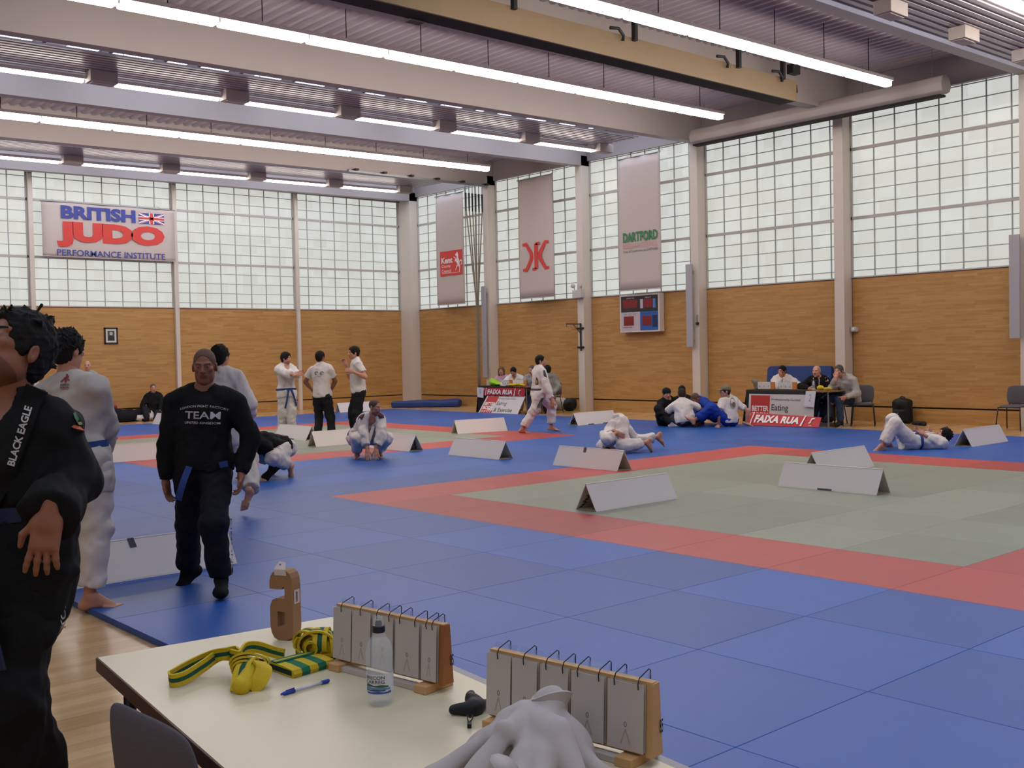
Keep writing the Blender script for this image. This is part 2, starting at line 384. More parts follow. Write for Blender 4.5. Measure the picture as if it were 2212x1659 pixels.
# ---- strip lights
HOUS = mat('light_housing', '#d8d4d2', .5)
def strip(x0, x1, y, z, label, group, wire=True, w=.16, h=.12, zw=7.5):
    c = ((x0+x1)/2, y, RZ((x0+x1)/2, z)); t = thing('strip_light', label, 'ceiling light', c, group)
    def bar(a, b, ya, yb, za, zb):
        return [(a, ya, RZ(a, za)), (b, ya, RZ(b, za)), (b, yb, RZ(b, za)), (a, yb, RZ(a, za)), (a, ya, RZ(a, zb)), (b, ya, RZ(b, zb)), (b, yb, RZ(b, zb)), (a, yb, RZ(a, zb))]
    MB().hexa(bar(x0, x1, y-w/2-.012, y+w/2+.012, z+h-.012, z+h+.05)).build('housing', HOUS, t)
    MB().hexa(bar(x0+.025, x1-.025, y-w/2, y+w/2, z, z+h)).build('diffuser', TUBE if w > .1 else TUBE2, t, bevel=.03 if w > .1 else .015)
    MB().hexa(bar(x0, x0+.02, y-w/2-.004, y+w/2+.004, z+.04, z+h+.01)).build('end_cap', HOUS, t)
    if wire: MB().tube([(c[0], y, RZ(c[0], z+h+.04)), (c[0], y, RZ(c[0], zw))], .008, 6).build('wire', DARK, t)
ROWS = [(4.1, 'row left of the wood fronted box'), (0.1, 'row right of the wood fronted box'), (12.1, 'far row under the ribbed deck')]
for y, nm in ROWS:
    k = 0; x1 = 12.72
    nmax = {4.1: 10, .1: 7, 12.1: 10}[y]
    while k < nmax:
        strip(x1-1.49, x1, y, 6.70 if y > .2 else 6.62, 'strip light, %s from right in the %s' % (ORD[k], nm), 'strip lights, '+nm); x1 -= 1.49; k += 1
for bx, y, z, nm in ((BX8, 8.52, 6.72, 'nearer boxed panel'), (BX16, 16.48, 6.66, 'far boxed panel by back wall')):
    for k in range(6):
        strip(bx[k+1]+.25, bx[k]-.26, y, z, 'thin strip light, %s from right along the %s' % (ORD[k], nm), 'lights along the '+nm, False, .09, .07)
for k, (a, b) in enumerate(((10.6, 13.4), (7.6, 10.5))):
    strip(a, b, -3.62, 6.62, 'fluorescent light at the top right corner, %s' % ('nearer the right wall' if k == 0 else 'left of the other one'), 'corner lights', False, .16, .1)
# ================================================================ judo mats
def mat_tile(name, col):
    m, nt, b = nodes(name); L = nt.links.new; c = lin(col)
    oi = nt.nodes.new('ShaderNodeObjectInfo'); r = nt.nodes.new('ShaderNodeValToRGB')
    r.color_ramp.elements[0].color = tuple(x*.86 for x in c[:3])+(1,); r.color_ramp.elements[1].color = tuple(min(1, x*1.16) for x in c[:3])+(1,); L(oi.outputs['Random'], r.inputs[0])
    tc = nt.nodes.new('ShaderNodeTexCoord'); no = nt.nodes.new('ShaderNodeTexNoise'); no.inputs['Scale'].default_value = 5; no.inputs['Detail'].default_value = 6; L(tc.outputs['Object'], no.inputs['Vector'])
    mx = nt.nodes.new('ShaderNodeMixRGB'); mx.blend_type = 'MULTIPLY'; mx.inputs[0].default_value = .18; L(r.outputs[0], mx.inputs[1]); L(no.outputs['Fac'], mx.inputs[2]); L(mx.outputs[0], b.inputs['Base Color'])
    b.inputs['Roughness'].default_value = .42; b.inputs['Specular IOR Level'].default_value = .32
    bp = nt.nodes.new('ShaderNodeBump'); bp.inputs['Strength'].default_value = .12; bp.inputs['Distance'].default_value = .004
    ck = nt.nodes.new('ShaderNodeTexNoise'); ck.inputs['Scale'].default_value = 150; L(tc.outputs['Object'], ck.inputs['Vector']); L(ck.outputs['Fac'], bp.inputs['Height']); L(bp.outputs[0], b.inputs['Normal'])
    return m
MBLUE, MRED, MGREEN = mat_tile('mat_blue', '#2157a8'), mat_tile('mat_red', '#b74542'), mat_tile('mat_green', '#8e937f')
def tile_mesh(m):
    h = .4992; b = MB().box((-h, -h, 0), (h, h, MT)); o = b.build('judo_mat', m); md = o.modifiers.new('b', 'BEVEL'); md.width = .003; md.segments = 2
    return o
protos = {}
def ring(x, y):
    for y0 in (-8, 4):
        if 0 <= x < 8 and y0 <= y < y0+8:
            near = y0 == -8
            inner = 1 <= x < 7 and y0+1 <= y < y0+7
            return ('g' if inner else 'r')+('n' if near else 'f')
    return 'b'
TL = {'b': ('blue judo mat tile in the blue field around the contest squares', 'blue mat tiles', MBLUE),
      'rn': ('red border mat tile of the contest square on the right', 'red border tiles of the near square', MRED), 'rf': ('red border mat tile of the contest square farther left', 'red border tiles of the far square', MRED),
      'gn': ('grey green mat tile inside the contest square on the right', 'green tiles of the near square', MGREEN), 'gf': ('grey green mat tile inside the contest square farther left', 'green tiles of the far square', MGREEN)}
def in_frame(x, y):
    for dx in (0, 1):
        for dy in (0, 1):
            P = np.array([x+dx, y+dy, MT])-CAM_C; z = P @ CF
            if z > .5 and -40 < 1106+F_PX*(P @ CR)/z < 2252 and 829-F_PX*(P @ CU)/z < 1690: return True
    return False
rest = MB(); nblue = 0
cells = sorted([(x, y) for x in range(-4, 12) for y in range(-12, 16)], key=lambda c: (c[0]+6)**2+(c[1]+10)**2)
for (x, y) in cells:
    k = ring(x, y)
    if not in_frame(x, y) or (k == 'b' and nblue >= 299):
        rest.box((x+.0015, y+.0015, 0), (x+.9985, y+.9985, MT)); continue
    nblue += k == 'b'
    kk = k[0]
    if kk not in protos: protos[kk] = o = tile_mesh(TL[k][2])
    else: o = protos[kk].copy(); COL.objects.link(o)
    o.location = (x+.5, y+.5, 0); tag(o, TL[k][0], 'mat', TL[k][1])
o = rest.build('judo_mat_rest', MBLUE); o.name = 'judo_mats'; tag(o, 'further blue judo mat tiles at the edge of the field', 'mats', kind='stuff')
# ================================================================ folded white boards
BOARD = mat('white_board', '#ddd5cf', .45, var=.02, vscale=2)
BIN = mat('board_inside', '#a39678', .6, var=.06)
TAPE = mat('grey_tape', '#3c3f48', .6); INK = mat('ink_dark', '#2c2a2e', .7); LEAF = mat('print_green', '#5e6a44', .7)
def board(x, y, ax, label, L=1.25, w=.29, h=.27, tape=None, tape_bottom=None, prt=None, yaw=0.0):
    """x,y: start corner on the camera side; ax 'x' or 'y' (towards the camera)"""
    a = np.array([1., 0, 0]) if ax == 'x' else np.array([0, -1., 0]); b = np.array([0, 1., 0]) if ax == 'x' else np.array([1., 0, 0])
    if yaw: c, s = math.cos(yaw), math.sin(yaw); a = np.array([a[0]*c-a[1]*s, a[0]*s+a[1]*c, 0]); b = np.array([b[0]*c-b[1]*s, b[0]*s+b[1]*c, 0])
    o = np.array([x, y, MT+.001]); t = thing('folded_board', label, 'board', o, 'folded white boards on the mats'); th = .008
    ap = o+b*w/2+Z_*h
    def sheet(p0, p1, nrm, name, m):
        d = nrm*th; q = [p0, p0+a*L, p1+a*L, p1]; return MB().hexa([q[0], q[1], q[2], q[3], q[0]+d, q[1]+d, q[2]+d, q[3]+d]).build(name, m, t)
    n1 = np.cross(a, (ap-o)); n1 /= np.linalg.norm(n1)
    if n1 @ b > 0: n1 = -n1
    n2 = -n1+2*Z_*(n1 @ Z_)
    sheet(o, ap, -n1, 'front_panel', BOARD); sheet(o+b*w, ap, -n2, 'back_panel', BOARD); sheet(o+b*.004, o+b*(w-.004), Z_, 'base_panel', BIN)
    fy = (ap-o)/np.linalg.norm(ap-o)
    if tape is not None:
        m = MB(); q = ap+a*L*tape; m.add([q+n1*.004, q+a*.05+n1*.004, q+a*.06-fy*.075+n1*.004, q+a*.01-fy*.075+n1*.004], [(0, 1, 2, 3)]); m.build('tape', TAPE, t)
    for f in (tape_bottom or []):
        m = MB(); q = o+a*L*f+n1*.004; m.add([q, q+a*.18, q+a*.18+fy*.02, q+fy*.02], [(0, 1, 2, 3)]); m.build('tape', TAPE, t)
    if prt is not None:
        # printed inside of the back panel, seen through the open end
        m = MB(); bb = o+b*w; by = (ap-bb)/np.linalg.norm(ap-bb); inn = -n2*.011
        if prt == '6':
            put_text(m, '6', bb+inn+by*.03+a*.02, a, by, .12, .16, .03, n=-n2, lift=.001); m.build('print', INK, t)
        else:
            e = L-.22 if prt == 'end' else .02
            for i in range(9): p = bb+inn+by*(.02+.022*i)+a*(e+.015*(i % 3)+.008*i); m.add([p, p+a*.05, p+a*.06+by*.018, p+a*.01+by*.018], [(0, 1, 2, 3)])
            m.build('print', LEAF, t)
    return t
board(1.15, -3.17, 'x', 'folded white board at near edge of the right green square, dark print inside', prt='leaf')
board(3.95, -3.36, 'y', 'folded white board in the green square, in front of another', tape_bottom=[.42])
board(5.2, -3.14, 'x', 'folded white board in the green square, behind another board')
board(9.74, -2.89, 'x', 'folded white board right of the lying man, far right')
board(3.91, .39, 'y', 'folded white board on red border, grey tape on its top edge', tape=.4)
board(9.8, 5.82, 'x', 'small looking folded board near right wall with dark six inside', tape_bottom=[.25, .62], prt='6')
board(6.8, 6.22, 'x', 'folded white board at right end of the far green square', L=1.15, yaw=-.2)
board(3.94, 2.85, 'y', 'folded white board on blue, below the far red border corner')
board(3.90, 5.1, 'y', 'folded white board just right of the crouching man', prt='end')
board(3.41, 6.0, 'x', 'folded white board just left of the crouching man')
board(4.02, 8.67, 'y', 'folded white board with one dark bottom edge, before men standing', tape_bottom=[.5])
board(-.5, 6.22, 'x', 'folded white board between the white gi man and black sweatshirt man')
board(-3.87, -2.93, 'x', 'nearest folded white board, behind the black sweatshirt man, black tape on top', w=.34, h=.28, tape=.36)
board(4.44, 15.72, 'y', 'folded white board at far left beside the heap of clothes')
board(9.93, 15.62, 'x', 'folded white board at the back edge, behind the man pointing')
# ================================================================ things on the walls
CLOTH = mat('banner_cloth', '#bfb2ab', .8, var=.03, vscale=1.2)
RED, BLUEP, GREENP, WHITE = mat('print_red', '#cc4038', .6), mat('print_blue', '#3c4690', .6), mat('print_greenp', '#2f7a4a', .6), mat('print_white', '#e2dcd8', .6)
SALMON = mat('print_salmon', '#cf8a7e', .6); INKG = mat('print_greydark', '#4a4a4c', .6); STEEL = mat('steel_grey', '#8d8f92', .4, metal=.6); BLACKM = mat('black_metal', '#1b1b1d', .5)
def banner(name, label, o, ax, w, h, extra):
    ax = np.asarray(ax, float); nn = np.cross(ax, Z_); t = thing(name, label, 'banner', o)
    n = 14; m = MB(); vs = []; fs = []
    for j in range(n+1):
        for i in range(n+1):
            p = np.asarray(o)+ax*w*i/n+Z_*h*j/n+nn*.012*math.sin(i*1.1+1)*math.sin(j*.25+.5); vs.append(p)
    for j in range(n):
        for i in range(n): fs.append((j*(n+1)+i, j*(n+1)+i+1, (j+1)*(n+1)+i+1, (j+1)*(n+1)+i))
    ob = m.add(vs, fs).build('cloth', CLOTH, t, smooth=True); md = ob.modifiers.new('s', 'SOLIDIFY'); md.thickness = .004
    MB().tube([np.asarray(o)+Z_*h-ax*.03, np.asarray(o)+Z_*h+ax*(w+.03)], .014, 8).build('top_rod', STEEL, t)
    MB().tube([np.asarray(o), np.asarray(o)+ax*w], .012, 8).build('bottom_rod', CLOTH, t)
    for s in (.1, .9): MB().tube([np.asarray(o)+Z_*h+ax*w*s, np.asarray(o)+Z_*(h+.12)+ax*w*s-nn*.3], .004, 5).build('cord', STEEL, t)
    extra(t, lambda x, y, l=.018: np.asarray(o)+ax*w*x+Z_*h*y+nn*l, ax*w, Z_*h); return t
def quad(mb, P, x0, y0, x1, y1, l=.018): mb.add([P(x0, y0, l), P(x1, y0, l), P(x1, y1, l), P(x0, y1, l)], [(0, 1, 2, 3)])
def poly(mb, P, pts, l=.02): mb.add([P(x, y, l) for x, y in pts], [tuple(range(len(pts)))])
def tx(mb, P, s, x0, y0, x1, y1, bold=.03, shear=0, l=.02):
    o = P(x0, y0, l); put_text(mb, s, o, P(x1, y0, l)-o, P(x0, y1, l)-o, 1, 1, bold, shear, 0)
def ex_judo(t, P, A, H):
    m = MB(); tx(m, P, 'BRITISH', .135, .70, .69, .945, .05); m.build('blue_lettering', BLUEP, t)
    m = MB(); tx(m, P, 'PERFORMANCE INSTITUTE', .10, .02, .915, .135, .012); m.build('blue_lettering', BLUEP, t)
    m = MB(); tx(m, P, 'JUDO', .10, .18, .915, .655, .075); m.build('red_lettering', RED, t)
    x0, y0, x1, y1 = .715, .70, .915, .905; f = MB(); quad(f, P, x0, y0, x1, y1, .018); f.build('flag_field', BLUEP, t)
    g = lambda u, v: (x0+(x1-x0)*u, y0+(y1-y0)*v)
    w = MB()
    for (a, b_) in (((0, 0), (1, 1)), ((0, 1), (1, 0))):
        s = .11; sy = 1 if b_[1] > a[1] else -1
        poly(w, P, [g(0, a[1]), g(s*.7, a[1]), g(1, b_[1]-sy*.12), g(1, b_[1]), g(1-s*.7, b_[1]), g(0, a[1]+sy*.12)], .0185)
    quad(w, P, *g(0, .33), *g(1, .67), .019); quad(w, P, *g(.40, 0), *g(.60, 1), .019); w.build('flag_white', WHITE, t)
    r = MB(); quad(r, P, *g(0, .4), *g(1, .6), .0195); quad(r, P, *g(.44, 0), *g(.56, 1), .0195)
    for pts in ([(0, 0), (.06, 0), (.36, .3), (.3, .3)], [(1, 1), (.94, 1), (.64, .7), (.7, .7)], [(0, 1), (.06, 1), (.36, .7), (.3, .7)], [(1, 0), (.94, 0), (.64, .3), (.7, .3)]):
        poly(r, P, [g(*q) for q in pts], .0195)
    r.build('flag_red', RED, t)
banner('banner', 'wide white banner with blue and red judo lettering on back window', (2.80, 18.50, 4.44), X_, 3.62, 1.44, ex_judo)
def ex_kent(t, P, A, H):
    m = MB(); quad(m, P, .14, .262, .95, .487, .016); m.build('red_panel', RED, t)
    m = MB(); tx(m, P, 'Kent', .19, .375, .60, .43, .03); tx(m, P, 'County', .20, .33, .53, .364, .005); tx(m, P, 'Council', .20, .29, .53, .322, .005); quad(m, P, .2, .283, .86, .286, .02); m.build('white_lettering', WHITE, t)
    h = MB()   # rearing white horse
    poly(h, P, [(.73, .455), (.76, .468), (.79, .462), (.81, .44), (.80, .42), (.83, .40), (.85, .375), (.84, .345), (.80, .335), (.76, .36), (.74, .395), (.75, .43), (.71, .438), (.70, .446)])
    poly(h, P, [(.74, .40), (.68, .425), (.64, .43), (.64, .425), (.68, .415), (.73, .385)]); poly(h, P, [(.74, .385), (.69, .40), (.67, .385), (.68, .383), (.70, .39), (.74, .37)])
    poly(h, P, [(.77, .355), (.73, .335), (.70, .305), (.715, .305), (.75, .33), (.79, .345)]); poly(h, P, [(.81, .345), (.84, .325), (.825, .287), (.845, .287), (.865, .328), (.85, .36)])
    poly(h, P, [(.85, .37), (.89, .385), (.92, .375), (.91, .36), (.885, .352), (.90, .345), (.935, .36), (.935, .385), (.90, .398), (.86, .39)]); h.build('horse_emblem', WHITE, t)
banner('banner', 'tall hanging banner with a red square and rearing horse emblem', (14.25, 16.58, 3.21), -Y_, 1.40, 3.44, ex_kent)
def ex_dsc(t, P, A, H):
    m = MB(); p = lambda pts: poly(m, P, pts, .018)
    for s in (1, -1):
        f = lambda x: .5+s*(x-.5)
        q = [(.12, .462), (.24, .468), (.41, .385), (.43, .37), (.43, .325), (.41, .31), (.24, .225), (.12, .228), (.12, .25), (.2, .252), (.32, .325), (.33, .34), (.33, .355), (.32, .37), (.2, .44), (.12, .438)]
        # split in convex strips
        for a, b_, c, d in ((0, 1, 14, 15), (1, 2, 13, 14), (2, 3, 12, 13), (3, 4, 11, 12), (4, 5, 10, 11), (5, 6, 9, 10), (6, 7, 8, 9)):
            p([(f(q[i][0]), q[i][1]) for i in (a, b_, c, d)])
    p([(.50, .462), (.62, .462), (.62, .438), (.50, .438)]); p([(.46, .45), (.56, .45), (.56, .24), (.46, .24)]); p([(.40, .25), (.52, .25), (.52, .226), (.40, .226)])
    m.build('red_emblem', RED, t)
banner('banner', 'tall hanging banner with a red curved bracket emblem', (14.25, 12.63, 3.21), -Y_, 1.46, 3.42, ex_dsc)
def ex_dart(t, P, A, H):
    m = MB(); tx(m, P, 'DARTFORD', .11, .362, .94, .437, .04); m.build('green_lettering', GREENP, t)
    m = MB(); tx(m, P, 'BOROUGH COUNCIL', .11, .315, .94, .352, -.004); m.build('red_lettering', SALMON, t)
    m = MB(); tx(m, P, 'P erk, all Councils won, the DARTFORD', .12, .283, .94, .303, .004); m.build('grey_lettering', INKG, t)
banner('banner', 'tall hanging banner with green and pale red council lettering', (14.25, 8.67, 3.21), -Y_, 1.44, 3.43, ex_dart)
# --- scoreboard
def scoreboard():
    o = np.array([14.44, 8.86, 2.12]); ax = -Y_; w, h = 1.38, .99; t = thing('scoreboard', 'white framed electronic scoreboard with red number panels on wall', 'scoreboard', o)
    P = lambda x, y, l=0.0: o+ax*w*x+Z_*h*y-X_*l
    MB().box(P(0, 0, 0), P(1, 1, -.186)).build('case', mat('score_case', '#cfc6c4', .5), t, bevel=.006)
    K, Wt, B, R = mat('score_black', '#2a292b', .4), mat('score_white', '#b9adb0', .5), mat('score_blue', '#2f5a9e', .4), mat('score_red', '#7c2428', .3)
    def pn(nm, m, x0, y0, x1, y1, l): MB().box(P(x0, y0, l-.004), P(x1, y1, l)).build(nm, m, t)
    pn('black_field', K, .035, .535, .965, .955, .004); pn('white_field', Wt, .035, .04, .52, .535, .004); pn('blue_field', B, .52, .04, .965, .535, .004)
    pn('number_panel', R, .09, .64, .46, .865, .010); pn('number_panel', R, .62, .64, .83, .865, .010); pn('number_panel', R, .105, .18, .36, .425, .010); pn('number_panel', R, .58, .17, .80, .42, .010)
    pn('side_strip', Wt, .53, .62, .60, .86, .010); pn('side_strip', mat('score_light_blue', '#4477b8', .4), .845, .62, .91, .86, .010); pn('side_strip', mat('score_navy', '#1d2f55', .4), .83, .12, .945, .43, .010)
    m = MB(); tx(m, P, 'CONTEST TIME', .18, .885, .38, .915, 0, l=.012); tx(m, P, 'PENALTY', .66, .885, .80, .915, 0, l=.012); m.build('white_lettering', WHITE, t)
    m = MB()
    for i in range(3): tx(m, P, 'IPPON', .11+.12*i, .475, .20+.12*i, .495, 0, l=.012); tx(m, P, 'KOKA', .13+.12*i, .445, .18+.12*i, .462, .01, l=.012)
    tx(m, P, 'SCORE', .10, .12, .22, .145, .01, l=.012); tx(m, P, 'HOLD', .25, .12, .32, .145, .01, l=.012); m.build('dark_lettering', INK, t)
    for i in range(3): m = MB(); tx(m, P, 'IPPON', .57+.12*i, .475, .66+.12*i, .495, 0, l=.012); m.build('dark_lettering', INK, t)
scoreboard()
# --- framed portrait
def frame():
    o = np.array([4.42, YB-.035, 2.12]); t = thing('picture_frame', 'small black framed portrait photograph on the left wood wall', 'picture', o); w, h = .37, .45
    f = MB()
    for a, b_ in (((0, 0), (w, .04)), ((0, h-.04), (w, h)), ((0, 0), (.04, h)), ((w-.04, 0), (w, h))): f.box(o+[a[0], 0, a[1]], o+[b_[0], .034, b_[1]])
    f.build('frame', mat('frame_black', '#221d1c', .5), t); MB().box(o+[.03, .012, .03], o+[w-.03, .03, h-.03]).build('mount', mat('mount_white', '#d8d2cc', .7), t)
    MB().box(o+[.09, .008, .09], o+[w-.09, .014, h-.09]).build('photograph', mat('photo_grey', '#4a4c48', .6), t)
    m = MB(); P = lambda x, z: o+np.array([x, .006, z]); m.add([P(w/2+.045*math.cos(q), .285+.05*math.sin(q)) for q in np.linspace(0, 6.28, 14)[:-1]], [tuple(range(13))]); m.build('portrait_face', mat('photo_light', '#b8b6ae', .6), t)
    m = MB(); m.add([P(w/2-.09, .095), P(w/2+.09, .095), P(w/2+.08, .20), P(w/2+.03, .235), P(w/2-.03, .235), P(w/2-.08, .20)], [(0, 1, 2, 3, 4, 5)]); m.build('portrait_coat', mat('photo_dark', '#2c2d2c', .6), t)
frame()
# --- bracket on column, emergency light, sensor, column plates
t = thing('wall_bracket', 'black swing arm bracket on the white column', 'bracket', (14.33, 10.2, 1.7))
MB().tube([(14.31, 10.22, 1.66), (14.31, 10.22, 2.42)], .022, 8).build('upright', BLACKM, t)
MB().tube([(14.31, 10.22, 2.40), (14.31, 10.78, 2.42)], .014, 6).build('arm', BLACKM, t)
MB().tube([(14.31, 10.22, 2.14), (14.31, 10.52, 2.41)], .010, 6).build('brace', BLACKM, t)
for z in (1.76, 2.28): MB().box((14.30, 10.12, z-.025), (14.346, 10.36, z+.025)).build('clamp', BLACKM, t)
MB().tube([(14.31, 10.77, 2.42), (14.31, 10.78, 2.36), (14.31, 10.74, 2.33)], .008, 6).build('hook', BLACKM, t)
LG = mat('light_grey_plastic', '#bdb7b2', .5)
t = thing('emergency_light', 'twin spot emergency light box on the column above the bracket', 'lamp', (14.3, 10.24, 3.1))
MB().box((14.19, 10.06, 3.11), (14.346, 10.40, 3.33)).build('box', LG, t, bevel=.01)
for y in (10.38, 10.10):
    MB().tube([(14.27, y, 3.33), (14.25, y, 3.40)], .012, 6).build('stalk', LG, t)
    MB().lathe([(.02, 0), (.055, .03), (.06, .09), (.055, .095)], (14.27, y, 3.44), 12, (-1, 0, .1)).build('spot_lamp', LG, t, smooth=True)
t = thing('wall_sensor', 'small white sensor box on wood wall beside right column', 'sensor', (14.62, 2.03, 1.95))
MB().box((14.55, 1.96, 1.95), (XR, 2.10, 2.06)).build('box', LG, t, bevel=.01); MB().lathe([(.045, 0), (.045, .03), (.03, .05)], (14.55, 2.03, 2.0), 12, (-1, 0, 0)).build('lens', WHITE, t, smooth=True)
PLATE = mat('plate_grey', '#a3a0a4', .5)
for (y, z0, z1, lb) in ((6.30, 1.70, 3.74, 'tall grey post guard on the column beside the scoreboard'), (14.24, .92, 3.68, 'tall grey post guard on the column behind the ropes'), (-1.62, 1.72, 3.70, 'tall grey post guard on the column at right edge')):
    t = thing('post_guard', lb, 'panel', (14.3, y, z0), 'post guards')
    MB().box((14.22, y-.07, z0), (14.26, y+.13, z1)).build('plate', PLATE, t, bevel=.008)
    for z in (z0+.2, z1-.2): MB().box((14.26, y-.03, z-.04), (14.346, y+.05, z+.04)).build('bracket', PLATE, t)
t = thing('wall_hook', 'small black cleat hook on column right of the scoreboard', 'hook', (14.34, 6.2, 2.35))
MB().tube([(14.345, 6.16, 2.48), (14.30, 6.16, 2.46), (14.30, 6.16, 2.32), (14.345, 6.16, 2.30)], .012, 6).build('loop', STEEL, t); MB().box((14.29, 6.13, 2.24), (14.346, 6.19, 2.30)).build('cleat', BLACKM, t)
# --- climbing ropes, bunched at the wall
ROPE = mat('rope_hemp', '#857c6c', .9, bump=.4, bscale=90)
t = thing('rope_track', 'steel track with hooks for climbing ropes below the far beam', 'rail', (9.5, 14.05, 6.72))
MB().box((9.4, 14.02, RZ(12, 6.66)), (14.3, 14.10, RZ(12, 6.72))).build('rail', STEEL, t)
for i in range(6): MB().box((9.6+.92*i-.05, 13.9, RZ(12, 6.70)), (9.6+.92*i+.05, 14.25, RZ(12, 6.75))).build('clamp', BLACKM, t)
for i in range(6):
    x = 13.46+.125*i; t = thing('climbing_rope', 'climbing rope bunched with others, %s from left' % ORD[i], 'rope', (13.9, 14.15, .45), 'climbing ropes'); top = np.array([x, 14.06, 6.62])
    bo = np.array([13.90+.018*(i-2.5), 14.16+.03*((i % 2)-.5), 0]); p = []
    for k in range(15):
        z = 5.95-(5.95-.62)*k/14; s = min(1, (5.95-z)/(5.95-3.15)); p.append(top*(1-s)+bo*s+np.array([0, 0, 0])); p[-1][2] = z
    MB().tube([top-Z_*.25]+p, .019, 8).build('rope', ROPE, t, smooth=True)
    MB().tube([top-Z_*.22, top-Z_*.75+(p[0]-top)*[1, 1, 0]*.5], [.03, .022], 8).build('leather_end', BLACKM, t); MB().tube([top, top-Z_*.12, top-Z_*.22], .014, 6).build('swivel', STEEL, t)
t = thing('rope_tie', 'black tie holding the climbing ropes near the floor', 'strap', (13.9, 14.15, .2))
MB().tube([(13.90, 14.15, .62), (13.92, 14.15, .42), (13.97, 14.10, .25)], .035, 8).build('strap', BLACKM, t); MB().tube([(13.97, 14.10, .25), (13.99, 14.08, .02)], .02, 6).build('tail', BLACKM, t)
# --- divider housing (wood fronted) and roller housing
TIMB = mat('timber_face', '#7c6a50', .5, var=.08, vscale=3)
t = thing('divider_housing', 'long wood fronted box slung on black hangers under the roof', 'housing', (4, 1.7, 6.6))
MB().box((-9, 1.60, 6.50), (11.86, 1.64, 6.90)).build('timber_front', TIMB, t); MB().box((-9, 1.64, 6.50), (11.86, 2.0, 6.53)).box((-9, 1.64, 6.86), (11.86, 2.0, 6.90)).build('case', DARK, t)
for x in (11.35, 9.95, 7.1, 4.4, 1.6, -1.2, -4): MB().box((x-.035, 1.52, 6.84), (x+.035, 1.60, 7.35)).box((x-.10, 1.5, 7.30), (x+.10, 1.62, 7.35)).build('hanger', BLACKM, t)
for x in (11.0, 9.3, 6.5): MB().tube([(x, 1.56, 6.95), (x+.16, 1.52, 6.96), (x+.28, 1.52, 6.86), (x+.28, 1.54, 6.78)], .028, 6).build('cable', BLACKM, t, smooth=True)
MB().tube([(11.86, 1.7, 6.86), (11.98, 1.7, 6.84), (12.0, 1.7, 6.72), (11.9, 1.7, 6.68)], .035, 8).build('motor_handle', BLACKM, t, smooth=True); MB().box((11.6, 1.5, 7.0), (11.85, 1.64, 7.18)).build('motor', BLACKM, t)
t = thing('roller_housing', 'long pale roller housing hung along the right wall windows', 'housing', (13.6, 2.6, 6.6))
prof = [(0, 0), (.16, -.06), (.30, 0), (.34, .12), (.28, .26), (.14, .32), (.02, .28), (-.04, .12)]
MB().prism([(x-.15, z) for x, z in prof], (13.6, -.6, 6.52), X_, Z_, Y_, 6.2).build('case', BEAMP, t, bevel=.02)
MB().box((13.56, -.5, 6.44), (13.76, 5.6, 6.48)).build('slot', DARK, t)
for y in (-.3, 1.2, 3.8, 5.3): MB().tube([(13.62, y, 6.82), (13.62, y, 7.4)], .006, 5).build('wire', STEEL, t)
# spot heater bracket on beam
t = thing('beam_sensor', 'small black sensor under the wood fronted box beam', 'sensor', (2.9, 2.1, 6.4)); MB().box((2.75, 1.95, 6.47), (3.0, 2.1, 6.57)).build('body', BLACKM, t); MB().box((3.0, 1.98, 6.50), (3.2, 2.12, 6.53)).build('arm', STEEL, t)
